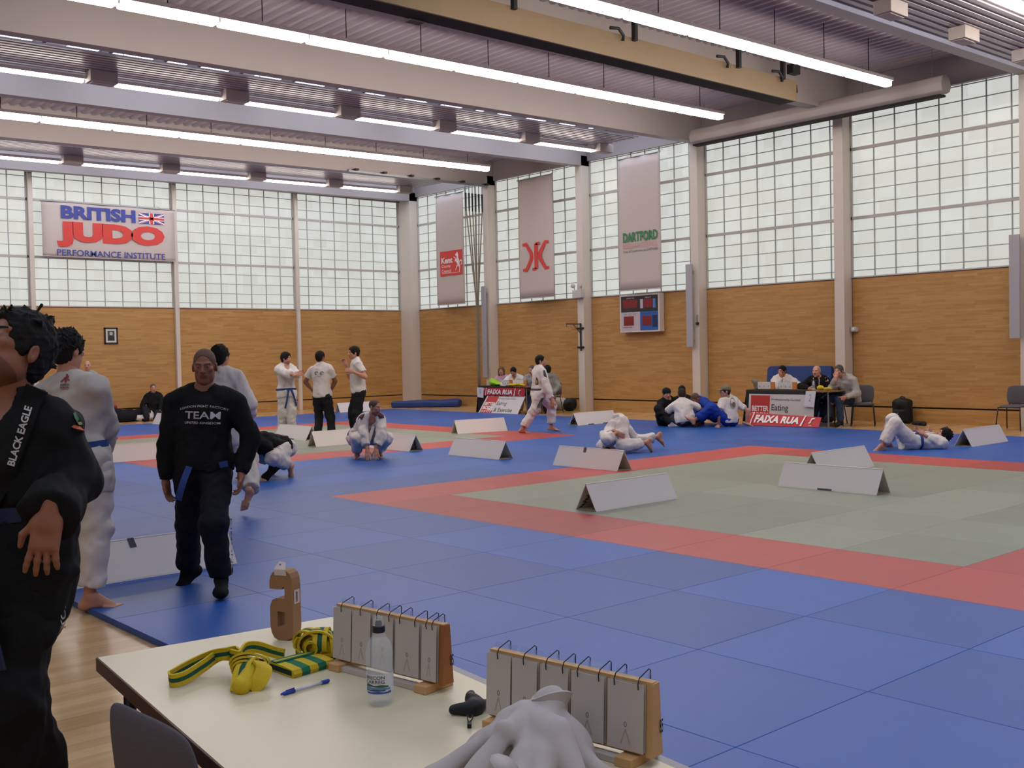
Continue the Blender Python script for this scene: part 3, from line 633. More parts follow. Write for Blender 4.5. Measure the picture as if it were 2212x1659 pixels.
# ================================================================ bodies and clothes: smooth surfaces grown from distance fields
def nrm(v): v = np.asarray(v, float); return v/(np.linalg.norm(v)+1e-12)
class Field:
    def __init__(s, lo, hi, h):
        s.h = h; s.lo = np.asarray(lo, float)-2*h; s.n = np.ceil((np.asarray(hi, float)+2*h-s.lo)/h).astype(int)+1
        s.D = np.full(s.n, 1.0, np.float32); s.ax = [s.lo[i]+h*np.arange(s.n[i]) for i in range(3)]
    def sl(s, lo, hi, m):
        a = np.clip(np.floor((np.asarray(lo)-m-s.lo)/s.h).astype(int), 0, s.n); b = np.clip(np.ceil((np.asarray(hi)+m-s.lo)/s.h).astype(int)+1, 0, s.n)
        if (b <= a).any(): return None
        return tuple(slice(int(i), int(j)) for i, j in zip(a, b))
    def pts(s, q): return np.meshgrid(*[s.ax[i][q[i]] for i in range(3)], indexing='ij')
    def put(s, prim, k=.03, mode='u'):
        lo, hi, fn = prim; q = s.sl(lo, hi, max(.05, k+.02) if mode == 'u' else .03)
        if q is None: return s
        X, Y, Z = s.pts(q); d = fn(X, Y, Z); o = s.D[q]
        if mode == 'u':
            hh = np.clip(.5+.5*(d-o)/k, 0, 1); s.D[q] = d*(1-hh)+o*hh-k*hh*(1-hh)
        elif mode == 's':
            dd = -d; hh = np.clip(.5-.5*(dd-o)/k, 0, 1); s.D[q] = dd*(1-hh)+o*hh+k*hh*(1-hh)
        return s
    def wrinkle(s, amp, freq, seed=0):
        rs = np.random.RandomState(seed); q = tuple(slice(0, int(i)) for i in s.n); near = np.abs(s.D) < amp*3+2*s.h
        I = np.argwhere(near); P = s.lo+I*s.h; d = np.zeros(len(P))
        for i in range(6):
            a = rs.normal(size=3); a /= np.linalg.norm(a); b = rs.normal(size=3); b /= np.linalg.norm(b); f = freq*(.6+.9*rs.rand())
            d += np.sin((P @ a)*f+1.7*np.sin((P @ b)*f*.45+rs.rand()*6)+rs.rand()*6)
        s.D[near] += (amp*d/3).astype(np.float32); return s
    def cut(s, c, n, k=.01):
        """keep the half space opposite to n"""
        c = np.asarray(c, float); n = nrm(n); X, Y, Z = s.pts(tuple(slice(0, int(i)) for i in s.n))
        s.D = np.maximum(s.D, ((X-c[0])*n[0]+(Y-c[1])*n[1]+(Z-c[2])*n[2]).astype(np.float32)); return s
    def mesh(s, smooth=1):
        D = s.D; n = D.shape; ins = D < 0
        c = [(i, j, k) for i in (0, 1) for j in (0, 1) for k in (0, 1)]
        m = [a-1 for a in n]
        cnt = np.zeros(m, np.int8)
        for i, j, k in c: cnt += ins[i:i+m[0], j:j+m[1], k:k+m[2]]
        act = (cnt > 0) & (cnt < 8); idx = np.full(m, -1, np.int64); I = np.argwhere(act)
        if len(I) == 0: return np.zeros((0, 3)), []
        idx[act] = np.arange(len(I)); S = np.zeros((len(I), 3)); W = np.zeros(len(I))
        val = {q: D[I[:, 0]+q[0], I[:, 1]+q[1], I[:, 2]+q[2]] for q in c}
        for a in c:
            for ax in range(3):
                if a[ax]: continue
                b = list(a); b[ax] = 1; b = tuple(b); va, vb = val[a], val[b]; x = (va < 0) != (vb < 0)
                t = np.where(x, va/(va-vb+1e-12), 0); p = np.tile(np.array(a, float), (len(I), 1)); p[:, ax] += t
                S += np.where(x[:, None], p, 0); W += x
        V = s.lo+(I+S/W[:, None])*s.h
        fs = []
        for ax in range(3):
            o1, o2 = [(1, 2), (2, 0), (0, 1)][ax]
            sl0 = [slice(1, m[i]) for i in range(3)]; sl0[ax] = slice(0, m[ax])
            A = ins[tuple(sl0)]; sl1 = list(sl0); sl1[ax] = slice(1, m[ax]+1); B = ins[tuple(sl1)]
            for flip, msk in ((False, A & ~B), (True, ~A & B)):
                E = np.argwhere(msk)
                if len(E) == 0: continue
                E = E+np.array([0 if i == ax else 1 for i in range(3)]); d1 = np.zeros(3, int); d1[o1] = 1; d2 = np.zeros(3, int); d2[o2] = 1
                g = lambda e: idx[e[:, 0], e[:, 1], e[:, 2]]
                Q = np.stack([g(E-d1-d2), g(E-d2), g(E), g(E-d1)], 1)
                if flip: Q = Q[:, ::-1]
                fs.append(Q)
        Fq = np.concatenate(fs); Fq = Fq[(Fq >= 0).all(1)]
        for _ in range(smooth):
            A = np.zeros_like(V); C = np.zeros(len(V))
            for i in range(4):
                a, b = Fq[:, i], Fq[:, (i+1) % 4]; np.add.at(A, a, V[b]); np.add.at(C, a, 1); np.add.at(A, b, V[a]); np.add.at(C, b, 1)
            V = V*.5+.5*A/np.maximum(C, 1)[:, None]
        return V, Fq
# primitives -> (lo, hi, function)
def cone(a, b, r1, r2, cap=None, cap0=None):
    a = np.asarray(a, float); b = np.asarray(b, float); ab = b-a; L2 = float(ab @ ab)+1e-12; r = max(r1, r2)
    lo = np.minimum(a, b)-r; hi = np.maximum(a, b)+r; u = ab/math.sqrt(L2)
    def fn(X, Y, Z):
        px, py, pz = X-a[0], Y-a[1], Z-a[2]; t = np.clip((px*ab[0]+py*ab[1]+pz*ab[2])/L2, 0, 1)
        d = np.sqrt((px-t*ab[0])**2+(py-t*ab[1])**2+(pz-t*ab[2])**2)-(r1+(r2-r1)*t)
        if cap is not None: d = np.maximum(d, px*u[0]+py*u[1]+pz*u[2]-math.sqrt(L2)*cap)
        if cap0 is not None: d = np.maximum(d, -(px*u[0]+py*u[1]+pz*u[2])+math.sqrt(L2)*cap0)
        return d
    return lo, hi, fn
def ell(c, ax, r):
    """ellipsoid: centre, 3 axes (rows), 3 radii"""
    c = np.asarray(c, float); R = np.asarray(ax, float); r = np.asarray(r, float); m = r.max()
    def fn(X, Y, Z):
        p = [X-c[0], Y-c[1], Z-c[2]]; q = [R[i][0]*p[0]+R[i][1]*p[1]+R[i][2]*p[2] for i in range(3)]
        k0 = np.sqrt(sum((q[i]/r[i])**2 for i in range(3)))+1e-9; k1 = np.sqrt(sum((q[i]/r[i]**2)**2 for i in range(3)))+1e-9
        return k0*(k0-1)/k1
    return c-m, c+m, fn
def rbox(c, ax, hs, rad):
    c = np.asarray(c, float); R = np.asarray(ax, float); m = float(np.linalg.norm(hs))
    def fn(X, Y, Z):
        p = [X-c[0], Y-c[1], Z-c[2]]; q = [np.abs(R[i][0]*p[0]+R[i][1]*p[1]+R[i][2]*p[2])-(hs[i]-rad) for i in range(3)]
        return np.sqrt(sum(np.maximum(a, 0)**2 for a in q))+np.minimum(np.maximum(q[0], np.maximum(q[1], q[2])), 0)-rad
    return c-m, c+m, fn
def ik(a, b, l1, l2, pole):
    a, b = np.asarray(a, float), np.asarray(b, float); d = b-a; L = np.linalg.norm(d)
    if L > (l1+l2)*.995: k = L/((l1+l2)*.995); l1 *= k; l2 *= k
    u = d/(L+1e-9); x = (l1*l1-l2*l2+L*L)/(2*L+1e-9); y = math.sqrt(max(0, l1*l1-x*x)); p = np.asarray(pole, float); p = p-u*(p @ u); p /= np.linalg.norm(p)+1e-9
    return a+u*x+p*y
def emit(name, V, Fq, mats, parent, mi=None, smooth=True):
    me = bpy.data.meshes.new(name); V = V-PLOC(parent); me.vertices.add(len(V)); me.vertices.foreach_set('co', V.astype(np.float32).ravel())
    me.loops.add(4*len(Fq)); me.loops.foreach_set('vertex_index', np.asarray(Fq).astype(np.int32).ravel())
    me.polygons.add(len(Fq)); me.polygons.foreach_set('loop_start', np.arange(0, 4*len(Fq), 4, dtype=np.int32)); me.polygons.foreach_set('loop_total', np.full(len(Fq), 4, np.int32))
    for q in (mats if isinstance(mats, (list, tuple)) else [mats]): me.materials.append(q)
    if mi is not None: me.polygons.foreach_set('material_index', np.asarray(mi, np.int32))
    me.polygons.foreach_set('use_smooth', [smooth]*len(Fq)); me.update(); me.validate()
    o = bpy.data.objects.new(name, me); COL.objects.link(o); o.parent = parent; return o
# camera-side frame for posing: right, up, towards the viewer
RH = nrm([CR[0], CR[1], 0]); NH = -nrm([CF[0], CF[1], 0])
def W3(r, u, n): return r*RH+u*Z_+n*NH
SKIN = {k: mat('skin_'+k, c, .5, spec=.35, var=.06, vscale=30) for k, c in dict(fair='#c08a72', tan='#8f5f48', dark='#5f3b2b', pale='#c9967f').items()}
LIPM = {k: mat('lip_'+k, c, .5) for k, c in dict(fair='#9c5a50', tan='#6e4038', dark='#4d2a22', pale='#a8625a').items()}
EYEW = mat('eye_white', '#8c7d76', .35); IRIS = mat('eye_dark', '#17110e', .2)
HAIRM = {k: mat('hair_'+k, c, .7, spec=.25, bump=.5, bscale=220) for k, c in dict(black='#141110', brown='#2e2019', grey='#55504b', shaved='#5f4a40', scalp='#6b5146', light='#6b4f35').items()}
CL = {k: mat('cloth_'+k, c, .85, spec=.2, var=.05, vscale=12, bump=.10, bscale=b*2.5) for k, (c, b) in dict(white=('#d6cfca', 160), gi=('#cfc9c2', 120), gigrey=('#b9b3ab', 120), black=('#141416', 160), navy=('#17181f', 160), dark=('#202024', 160), grey=('#a6a19a', 160), greytee=('#8f9490', 160), khaki=('#7a6248', 160), jeans=('#37445c', 160), blue=('#24409a', 120), pink=('#b892a4', 160), maroon=('#221419', 160), plaid=('#8b8a90', 60), olive=('#76745c', 160), sock=('#0f0f11', 160), greyhood=('#8c8c88', 160), sleeve=('#3a3f45', 160)).items()}
BELT = {'blue': mat('belt_blue', '#27407e', .8), 'navy': mat('belt_navy', '#1a2440', .8), 'grey': mat('belt_grey', '#4d5158', .8)}
class Body: pass
def solve(spec):
    """joint positions from the pose"""
    B = Body(); B.s = s = spec.get('H', 1.75)/1.75; t0 = spec['t']
    def J(q):
        if len(q) == 2: return atd(q[0], q[1], t0)
        if q[2] == 'w': return np.asarray(q[0], float)
        return atd(q[0], q[1], t0-q[2])
    B.J = J
    P = B.pel = J(spec['pel']); N = B.neck = J(spec['neck']); B.up = up = nrm(N-P)
    ph = math.radians(spec.get('phi', 0)); f = W3(math.sin(ph), 0, math.cos(ph)) if 'fv' not in spec else np.asarray(spec['fv'], float)
    f = nrm(f-up*(f @ up)); B.f = f; B.r = r = np.cross(f, up)
    hv = spec.get('hipv'); hph = math.radians(spec.get('hphi2', spec.get('phi', 0))); hf = W3(math.sin(hph), 0, math.cos(hph)) if hv is None else np.asarray(hv, float)
    B.hr = nrm(np.cross(nrm(hf-up*(hf @ up)), up)) if hv is None else nrm(hv); B.hf = np.cross(up, B.hr)
    sw = .175*s*spec.get('shw', 1); sd = spec.get('shd', .078)*s
    B.sh = [J(spec[k]) if k in spec else N+sg*r*sw-up*sd+f*.0 for sg, k in ((-1, 'shL'), (1, 'shR'))]   # own left, own right -> index 0 = left (-r)
    B.hip = [P+sg*B.hr*.085*s for sg in (-1, 1)]
    B.wr = []; B.el = []; B.kn = []; B.an = []; B.hd = []; B.td = []
    for i, k in enumerate('LR'):
        w = J(spec['hand'+k]); pole = spec.get('elp'+k, W3(0, -.3, -.6)); B.wr.append(w)
        B.el.append(J(spec['el'+k]) if 'el'+k in spec else ik(B.sh[i], w, .285*s, .255*s, pole))
        hd = spec.get('hdir'+k); B.hd.append(nrm(hd) if hd is not None else nrm(w-B.el[i]))
        a = J(spec['foot'+k]); B.an.append(a); B.kn.append(J(spec['kn'+k]) if 'kn'+k in spec else ik(B.hip[i], a, .425*s, .415*s, spec.get('knp'+k, B.f)))
        td = spec.get('toe'+k, B.f-Z_*(B.f @ Z_)); B.td.append(nrm(td))
    hp = math.radians(spec.get('head', spec.get('phi', 0))); hpi = math.radians(spec.get('hpitch', 0)); hro = math.radians(spec.get('hroll', 0))
    hf = W3(math.sin(hp), 0, math.cos(hp))*math.cos(hpi)+Z_*math.sin(hpi); hu = nrm(Z_-hf*(hf @ Z_)) if abs(hf[2]) < .97 else nrm(up)
    if 'hfv' in spec: hf = nrm(spec['hfv']); hu = np.asarray(spec['huv'], float); hu = nrm(hu-hf*(hu @ hf))
    hr = np.cross(hf, hu); hu2 = hu*math.cos(hro)+hr*math.sin(hro); hr = np.cross(hf, hu2)
    B.hf_, B.hu, B.hrr = hf, hu2, hr; B.hc = J(spec['hc']) if 'hc' in spec else N+.5*(hu2+up)*.165*s+hf*.03*s
    return B
def head_prims(B, s=1.0):
    c, u, f, r = B.hc, B.hu, B.hf_, B.hrr; A = [r, f, u]; Q = lambda x, y, z: c+(r*x+f*y+u*z)*s
    S = lambda *q: [x*s for x in q]; o = []
    o.append(('u', ell(Q(0, -.012, .035), A, S(.074, .096, .086)), .02)); o.append(('u', ell(Q(0, .022, -.035), A, S(.058, .068, .086)), .03))
    o.append(('u', ell(Q(0, .058, -.098), A, S(.026, .022, .020)), .025))
    for q in (-1, 1):
        o.append(('u', ell(Q(q*.046, .012, -.062), A, S(.016, .036, .030)), .025)); o.append(('u', ell(Q(q*.044, .062, -.014), A, S(.020, .020, .016)), .02))
        o.append(('u', cone(Q(q*.012, .085, .024), Q(q*.046, .074, .026), .010*s, .009*s), .014))
    for q in (-1, 1): o.append(('s', ell(Q(q*.032, .098, .004), A, S(.017, .016, .012)), .012))
    o.append(('u', cone(Q(0, .088, .012), Q(0, .108, -.026), .0085*s, .0125*s), .010))
    for q in (-1, 1): o.append(('u', ell(Q(q*.013, .095, -.030), A, S(.009, .011, .008)), .008))
    o.append(('u', cone(Q(-.020, .082, -.056), Q(.020, .082, -.056), .0075*s, .0075*s), .008)); o.append(('u', cone(Q(-.016, .081, -.068), Q(.016, .081, -.068), .008*s, .008*s), .008))
    for q in (-1, 1): o.append(('u', ell(Q(q*.031, .078, .004), A, S(.013, .012, .0125)), .004))
    for q in (-1, 1):
        o.append(('u', ell(Q(q*.078, -.012, -.006), [nrm(r*1+f*.35*q*-1), nrm(f+r*.35*q), u], S(.010, .020, .032)), .008)); o.append(('s', ell(Q(q*.090, -.008, -.004), A, S(.008, .010, .016)), .006))
    return o, Q
def hand_prims(B, i, curl=.5, spread=.1, flat=None):
    """palm, four fingers, thumb; flat = palm normal"""
    s = B.s; w = B.wr[i]; d = B.hd[i]; sg = -1 if i == 0 else 1
    n = np.asarray(flat, float) if flat is not None else -sg*B.r+.25*B.f       # palm normal points to the thigh
    n = nrm(n-d*(n @ d)); x = np.cross(n, d)*(sg if flat is None else -sg)      # towards the thumb side
    if flat is None and x @ B.f < 0: x = -x
    o = []; pc = w+d*.045*s
    o.append(('u', rbox(pc, [x, d, n], [.040*s, .050*s, .015*s], .013*s), .012)); o.append(('u', cone(w-d*.06*s, w+d*.02*s, .027*s, .026*s), .02))
    L = [.068, .076, .071, .055]
    for k in range(4):
        b = w+d*.088*s+x*(.030-.020*k)*s; dir_ = nrm(d+x*spread*(1.5-k)*.5); a1 = curl*(.7+.12*k); p = b; ang = 0; l = L[k]*s
        for j, fr in enumerate((.45, .32, .26)):
            ang += a1*(.55 if j == 0 else .8); e = p+(dir_*math.cos(ang)+n*math.sin(ang))*l*fr; o.append(('u', cone(p, e, (.0095-.0008*j)*s, (.0088-.0009*j)*s), .006)); p = e
    b = w+d*.022*s+x*.034*s; e1 = b+nrm(d*.75+x*.62+n*.25)*.045*s; e2 = e1+nrm(d+x*.12+n*.35)*.034*s
    o.append(('u', cone(w+d*.02*s+x*.018*s, b, .016*s, .014*s), .012)); o.append(('u', cone(b, e1, .0125*s, .0105*s), .008)); o.append(('u', cone(e1, e2, .0105*s, .008*s), .006))
    return o
def foot_prims(B, i, g=0.0):
    s = B.s; a = B.an[i]; d = B.td[i]; sh = nrm(B.kn[i]-a); dn = nrm(-sh+d*0) ; side = nrm(np.cross(d, Z_)) if abs(d[2]) < .95 else nrm(np.cross(d, B.f))
    un = np.cross(side, d); un = un if un @ sh > 0 else -un
    o = []; heel = a-un*.055*s-d*.035*s; ball = a-un*.062*s+d*.125*s
    o.append(('u', cone(a, heel, (.036+g)*s, (.030+g)*s), .03)); o.append(('u', cone(a+d*.02*s, ball, (.036+g)*s, (.022+g)*s), .03)); o.append(('u', cone(heel, ball, (.026+g)*s, (.020+g)*s), .03))
    sg = side*(1 if side @ B.hr*(1 if i else -1) > 0 else -1)      # outward
    if g > 0: o.append(('u', cone(ball-sg*.02*s, ball+d*.065*s, (.024+g)*s, (.02+g)*s), .03)); o.append(('u', cone(ball+sg*.025*s, ball+d*.045*s+sg*.015*s, (.02+g)*s, (.018+g)*s), .03))
    else:
        for k in range(5):
            b = ball+sg*(-.032+.016*k)*s-un*.004*s; o.append(('u', cone(b-d*.03*s, b+d*(.062-.008*k)*s-un*.006*s, (.013-.001*k)*s, (.0115-.0012*k)*s), .012))
    return o
def torso_prims(B, g=0.0, fat=1.0):
    s = B.s; P, N, u, r, f = B.pel, B.neck, B.up, B.r, B.f; L = np.linalg.norm(N-P); A = [r, f, u]; Ah = [B.hr, B.hf, u]; o = []
    o.append(('u', ell(P+u*.02*s, Ah, [(.158*fat+g)*1*s, (.112*fat+g)*s, (.125+g)*s]), .06))
    o.append(('u', ell(P+u*L*.36+f*.01*s, A, [(.142*fat+g)*s, (.105*fat+g)*s, (.155+g)*s]), .07))
    o.append(('u', ell(P+u*L*.66+f*.005*s, A, [(.163+g)*s, (.112+g)*s, (.175+g)*s]), .06))
    o.append(('u', cone(B.sh[0]*.82+B.sh[1]*.18-u*.01*s, B.sh[1]*.82+B.sh[0]*.18-u*.01*s, (.062+g)*s, (.062+g)*s), .05))
    for q in (0, 1): o.append(('u', cone(N+u*.025*s, B.sh[q]*.75+N*.25+u*.012*s, (.046+g*.5)*s, (.050+g*.9)*s), .045))
    o.append(('u', cone(N-u*.05*s, N-u*.01*s, (.066+g)*s, (.056+g*.5)*s), .05))
    return o
def limb_prims(B, arms=True, legs=True, g=0.0, s2=1.0):
    s = B.s; o = []
    if arms:
        for i in (0, 1):
            o.append(('u', cone(B.sh[i], B.el[i], (.056+g)*s, (.042+g)*s), .035)); m = B.el[i]+(B.wr[i]-B.el[i])*.3
            o.append(('u', cone(B.el[i], m, (.041+g)*s, (.042+g)*s), .03)); o.append(('u', cone(m, B.wr[i], (.042+g)*s, (.026+g)*s), .03))
    if legs:
        for i in (0, 1):
            o.append(('u', cone(B.hip[i]-B.up*.02*s, B.kn[i], (.088+g)*s, (.056+g)*s), .045)); m = B.kn[i]+(B.an[i]-B.kn[i])*.3
            back = nrm(np.cross(np.cross(B.kn[i]-B.hip[i], B.an[i]-B.kn[i]), B.an[i]-B.kn[i])) if np.linalg.norm(np.cross(nrm(B.kn[i]-B.hip[i]), nrm(B.an[i]-B.kn[i]))) > .08 else -B.f
            o.append(('u', cone(B.kn[i], m, (.055+g)*s, (.055+g)*s), .04)); o.append(('u', cone(m, B.an[i], (.055+g)*s, (.035+g)*s), .04))
    return o
def run(prims, h, wr=None, cuts=(), subs=(), smooth=1):
    los = [p[1][0] for p in prims if p[0] == 'u']; his = [p[1][1] for p in prims if p[0] == 'u']
    F = Field(np.min(los, 0)-.02, np.max(his, 0)+.02, h)
    for m, pr, k in prims: F.put(pr, k, m)
    if wr: F.wrinkle(*wr)
    for c, n in cuts: F.cut(c, n)
    for pr, k in subs: F.put(pr, k, 's')
    return F.mesh(smooth)
def face_mi(V, Fq, rules):
    """material index from the first rule whose field is negative at the face centre"""
    C = V[Fq].mean(1); mi = np.zeros(len(Fq), int)
    for k, pr in rules:
        d = pr[2](C[:, 0], C[:, 1], C[:, 2]); mi[(d < 0) & (mi == 0)] = k
    return mi
def merge(parts):
    Vs, Fs, Ms = [], [], []; o = 0
    for V, Fq, mi in parts:
        if len(V) == 0: continue
        Vs.append(V); Fs.append(np.asarray(Fq)+o); Ms.append(np.zeros(len(Fq), int) if mi is None else mi); o += len(V)
    return np.concatenate(Vs), np.concatenate(Fs), np.concatenate(Ms)
def sleeve(B, i, end, g0, g1, k=.03):
    """sleeve from the shoulder; end 0..1 upper arm, 1..2 forearm"""
    s = B.s; o = []; a, e, w = B.sh[i], B.el[i], B.wr[i]
    if end <= 1: o.append(('u', cone(a, e, (.060+g0)*s, (.050+g1)*s, cap=end), k)); return o
    o.append(('u', cone(a, e, (.060+g0)*s, (.050+.5*(g0+g1))*s), k)); q = end-1
    o.append(('u', cone(e, w, (.050+.5*(g0+g1))*s, (.030+g1)*s, cap=q), k)); return o
def trouser(B, i, end, g0, g1, k=.04):
    s = B.s; h, n, a = B.hip[i], B.kn[i], B.an[i]
    o = [('u', cone(h-B.up*.02*s, n, (.094+g0)*s, (.060+.6*g0+.4*g1)*s), k)]
    o.append(('u', cone(n, a, (.060+.6*g0+.4*g1)*s, (.040+g1)*s, cap=end), k)); return o
def person(spec):
    B = solve(spec); s = B.s; h = spec.get('h', .012); hh = spec.get('hh', .007); sk = spec.get('skin', 'fair')
    base = spec.get('base'); base = np.array([B.pel[0], B.pel[1], MT]) if base is None else np.asarray(base, float)
    t = thing('person', spec['label'], 'person', base, spec.get('group')); B.t = t
    # ---- body: one surface, finer at head, hands and feet
    parts = []
    body = torso_prims(B, 0, spec.get('fat', 1))+limb_prims(B)+[('u', cone(B.neck-B.up*.03*s, B.hc-B.hu*.05*s-B.hf_*.015*s, .060*s, .054*s), .03)]
    V, Fq = run(body, h*1.15); parts.append((V, Fq, None))
    hp, Q = head_prims(B, s); hp.append(('u', cone(B.hc-B.hu*.05*s-B.hf_*.015*s, B.neck+(B.hc-B.neck)*.1, .053*s, .056*s), .03))
    V, Fq = run(hp, hh, smooth=1); A = [B.hrr, B.hf_, B.hu]; rules = []
    for q in (-1, 1):
        rules.append((3, ell(Q(q*.031, .09, .004), A, [.0055*s, .008*s, .005*s])))
        rules.append((2, ell(Q(q*.031, .088, .004), A, [.0105*s, .009*s, .0042*s])))
        if spec.get('brow', True): rules.append((4, cone(Q(q*.014, .092, .0225), Q(q*.046, .081, .0265), .0052*s, .004*s)))
    rules.append((1, ell(Q(0, .09, -.062), A, [.026*s, .014*s, .0125*s])))
    if spec.get('stubble'):
        rules.append((5, ell(Q(0, .04, -.10), A, [.075*s, .085*s, .058*s])))
    hm = HAIRM[spec.get('hairc', 'black')]
    parts.append((V, Fq, face_mi(V, Fq, rules)))
    for i, k in enumerate('LR'):
        V, Fq = run(hand_prims(B, i, spec.get('curl'+k, .45), spec.get('spread'+k, .15), spec.get('palm'+k)), spec.get('hand_h', .0055) if hh < .0085 else .0075, smooth=1); parts.append((V, Fq, None))
    for i, k in enumerate('LR'):
        if spec.get('shoe'): continue
        V, Fq = run(foot_prims(B, i), .007 if hh < .0085 else .009); parts.append((V, Fq, None))
    V, Fq, mi = merge(parts)
    c = SKIN[sk].node_tree.nodes['Principled BSDF'].inputs['Base Color'].default_value; st = MATS.get('stubble_'+sk) or mat('stubble_'+sk, tuple(x*.55 for x in c[:3]), .6)
    emit('body', V, Fq, [SKIN[sk], LIPM[sk], EYEW, IRIS, hm, st], t, mi)
    # ---- hair
    hs = spec.get('hair', 'short')
    if hs:
        g = {'short': .010, 'full': .016, 'crop': .0022, 'long': .018, 'spiky': .016, 'bushy': .022}[hs]; o = [('u', ell(Q(0, -.013, .037), A, [(.0745+g*.75)*s, (.0965+g*.8)*s, (.087+g)*s]), .01)]
        if hs != 'crop':
            o.append(('u', ell(Q(0, -.050, -.012), A, [(.060+g*.6)*s, (.052+g*.6)*s, (.072+g*.3)*s]), .025))
            for q in (-1, 1): o.append(('u', cone(Q(q*.071, .022, .012), Q(q*.069, .020, -.022), (.008+g*.2)*s, .005*s), .012))
        if hs in ('spiky', 'bushy', 'full'):
            rs = np.random.RandomState(spec.get('seed', 1)); nt_ = {'spiky': 70, 'bushy': 90, 'full': 50}[hs]
            for i in range(nt_):
                d = rs.normal(size=3); d[2] = abs(d[2])*1.1-.25; d[1] -= .25; d /= np.linalg.norm(d); p0 = Q(d[0]*(.074+g*.5), -.013+d[1]*(.096+g*.5), .037+d[2]*(.087+g*.6)); ln = (.020+.014*rs.rand())*(1.0 if hs != 'full' else .6); dd = nrm(A[0]*d[0]+A[1]*d[1]+A[2]*d[2]+.55*rs.normal(size=3))
                o.append(('u', cone(p0, p0+dd*ln*s, .0085*s, .0022*s), .008))
        if hs == 'long':
            for q in (-1, 1): o.append(('u', cone(Q(q*.07, -.01, .03), Q(q*.08, .0, -.13), .035*s, .028*s), .03))
            o.append(('u', cone(Q(0, -.07, 0), Q(0, -.07, -.13), .06*s, .05*s), .03))
        cuts = []
        if hs == 'crop': subs = [(ell(Q(0, .125, .0), A, [.092*s, .082*s, .100*s]), .006), (ell(Q(0, .03, -.11), A, [.12*s, .15*s, .09*s]), .006)]
        else:
            fr = .112 if hs != 'long' else .118
            subs = [(ell(Q(0, fr+.010, -.022), A, [.074*s, .075*s, .100*s]), .006)]
            subs += [(ell(Q(q*.088, -.010, -.038), A, [.030*s, .028*s, .042*s]), .005) for q in (-1, 1)]+[(ell(Q(q*.075, .045, -.072), A, [.040*s, .050*s, .050*s]), .006) for q in (-1, 1)] if hs != 'long' else []
            subs += [(ell(Q(0, 0, -.165), A, [.2*s, .2*s, .085*s]), .01)] if hs != 'long' else []
        wr = {'short': (.003, 260, 3), 'full': (.003, 260, 4), 'spiky': (.003, 280, 5), 'bushy': (.004, 260, 7), 'long': (.004, 160, 6), 'crop': None}[hs]
        V, Fq = run(o, hh*.85, wr, cuts, subs, smooth=1); emit('hair', V, Fq, hm, t)
    B.Q, B.A = Q, A
    # ---- clothes
    wa = spec.get('wr', .010)
    top = spec.get('top'); L = np.linalg.norm(B.neck-B.pel); u = B.up; hem = spec.get('hem', -.06); B.objs = {}
    if top:
        kind, cl = top; m = CL[cl]
        gg = {'gi': .032, 'tee': .026, 'sweat': .030, 'hoodie': .036}[kind]
        o = torso_prims(B, gg, spec.get('fat', 1))
        if kind == 'gi':
            d0 = B.pel-u*.10*s; o.append(('u', ell(d0, [B.hr, B.hf, u], [.185*s, .150*s, .15*s]), .06))
            for i in (0, 1):
                if spec.get('skirt', True): o.append(('u', cone(B.hip[i], B.hip[i]+nrm(B.kn[i]-B.hip[i])*.16*s, .125*s, .125*s), .05))
        else: o.append(('u', ell(B.pel+u*.02*s, [B.hr, B.hf, u], [(.158*spec.get('fat', 1)+gg)*s, (.115*spec.get('fat', 1)+gg)*s, .32*s]), .05))
        F_o = o; cutp = [(B.pel+u*hem*s, -u)]
        V1 = None; los = [p[1][0] for p in o]; his = [p[1][1] for p in o]; arm = []
        end = {'gi': 1.80, 'tee': .62, 'sweat': 1.93, 'hoodie': 1.93}[kind]; end = spec.get('slv', end); ga, gb = {'gi': (.022, .042), 'tee': (.018, .024), 'sweat': (.022, .018), 'hoodie': (.024, .022)}[kind]
        for i in (0, 1): arm += sleeve(B, i, end, ga, gb)
        al = arm; los += [p[1][0] for p in al]; his += [p[1][1] for p in al]
        F = Field(np.min(los, 0)-.02, np.max(his, 0)+.02, h)
        for mo, pr, k in o: F.put(pr, k, mo)
        if hem is not None and spec.get('hemcut', True): F.cut(*cutp[0])
        for mo, pr, k in al: F.put(pr, k, mo)
        F.wrinkle(wa*s, 34 if kind != 'tee' else 26, spec.get('seed', 1)); F.wrinkle(wa*.4*s, 85, 11)
        # neck opening
        if kind == 'gi':
            F.put(cone(B.neck-u*.04*s, B.neck+u*.14*s, .060*s, .072*s), .01, 's'); fd = B.f
            F.put(cone(B.neck+fd*.10*s-u*.0*s, B.neck+fd*.17*s-u*spec.get('vee', .20)*s, spec.get('veer', .062)*s, .012*s), .012, 's')
        else:
            F.put(cone(B.neck-u*.015*s+B.f*.012*s, B.neck+(u*.12+B.f*.05)*s, .058*s, .075*s), .01, 's')
        V, Fq = F.mesh(1); nm = {'gi': 'jacket', 'tee': 't_shirt', 'sweat': 'sweatshirt', 'hoodie': 'hooded_top'}[kind]; B.objs['top'] = emit(nm, V, Fq, m, t)
        B.topVF = (V, Fq)
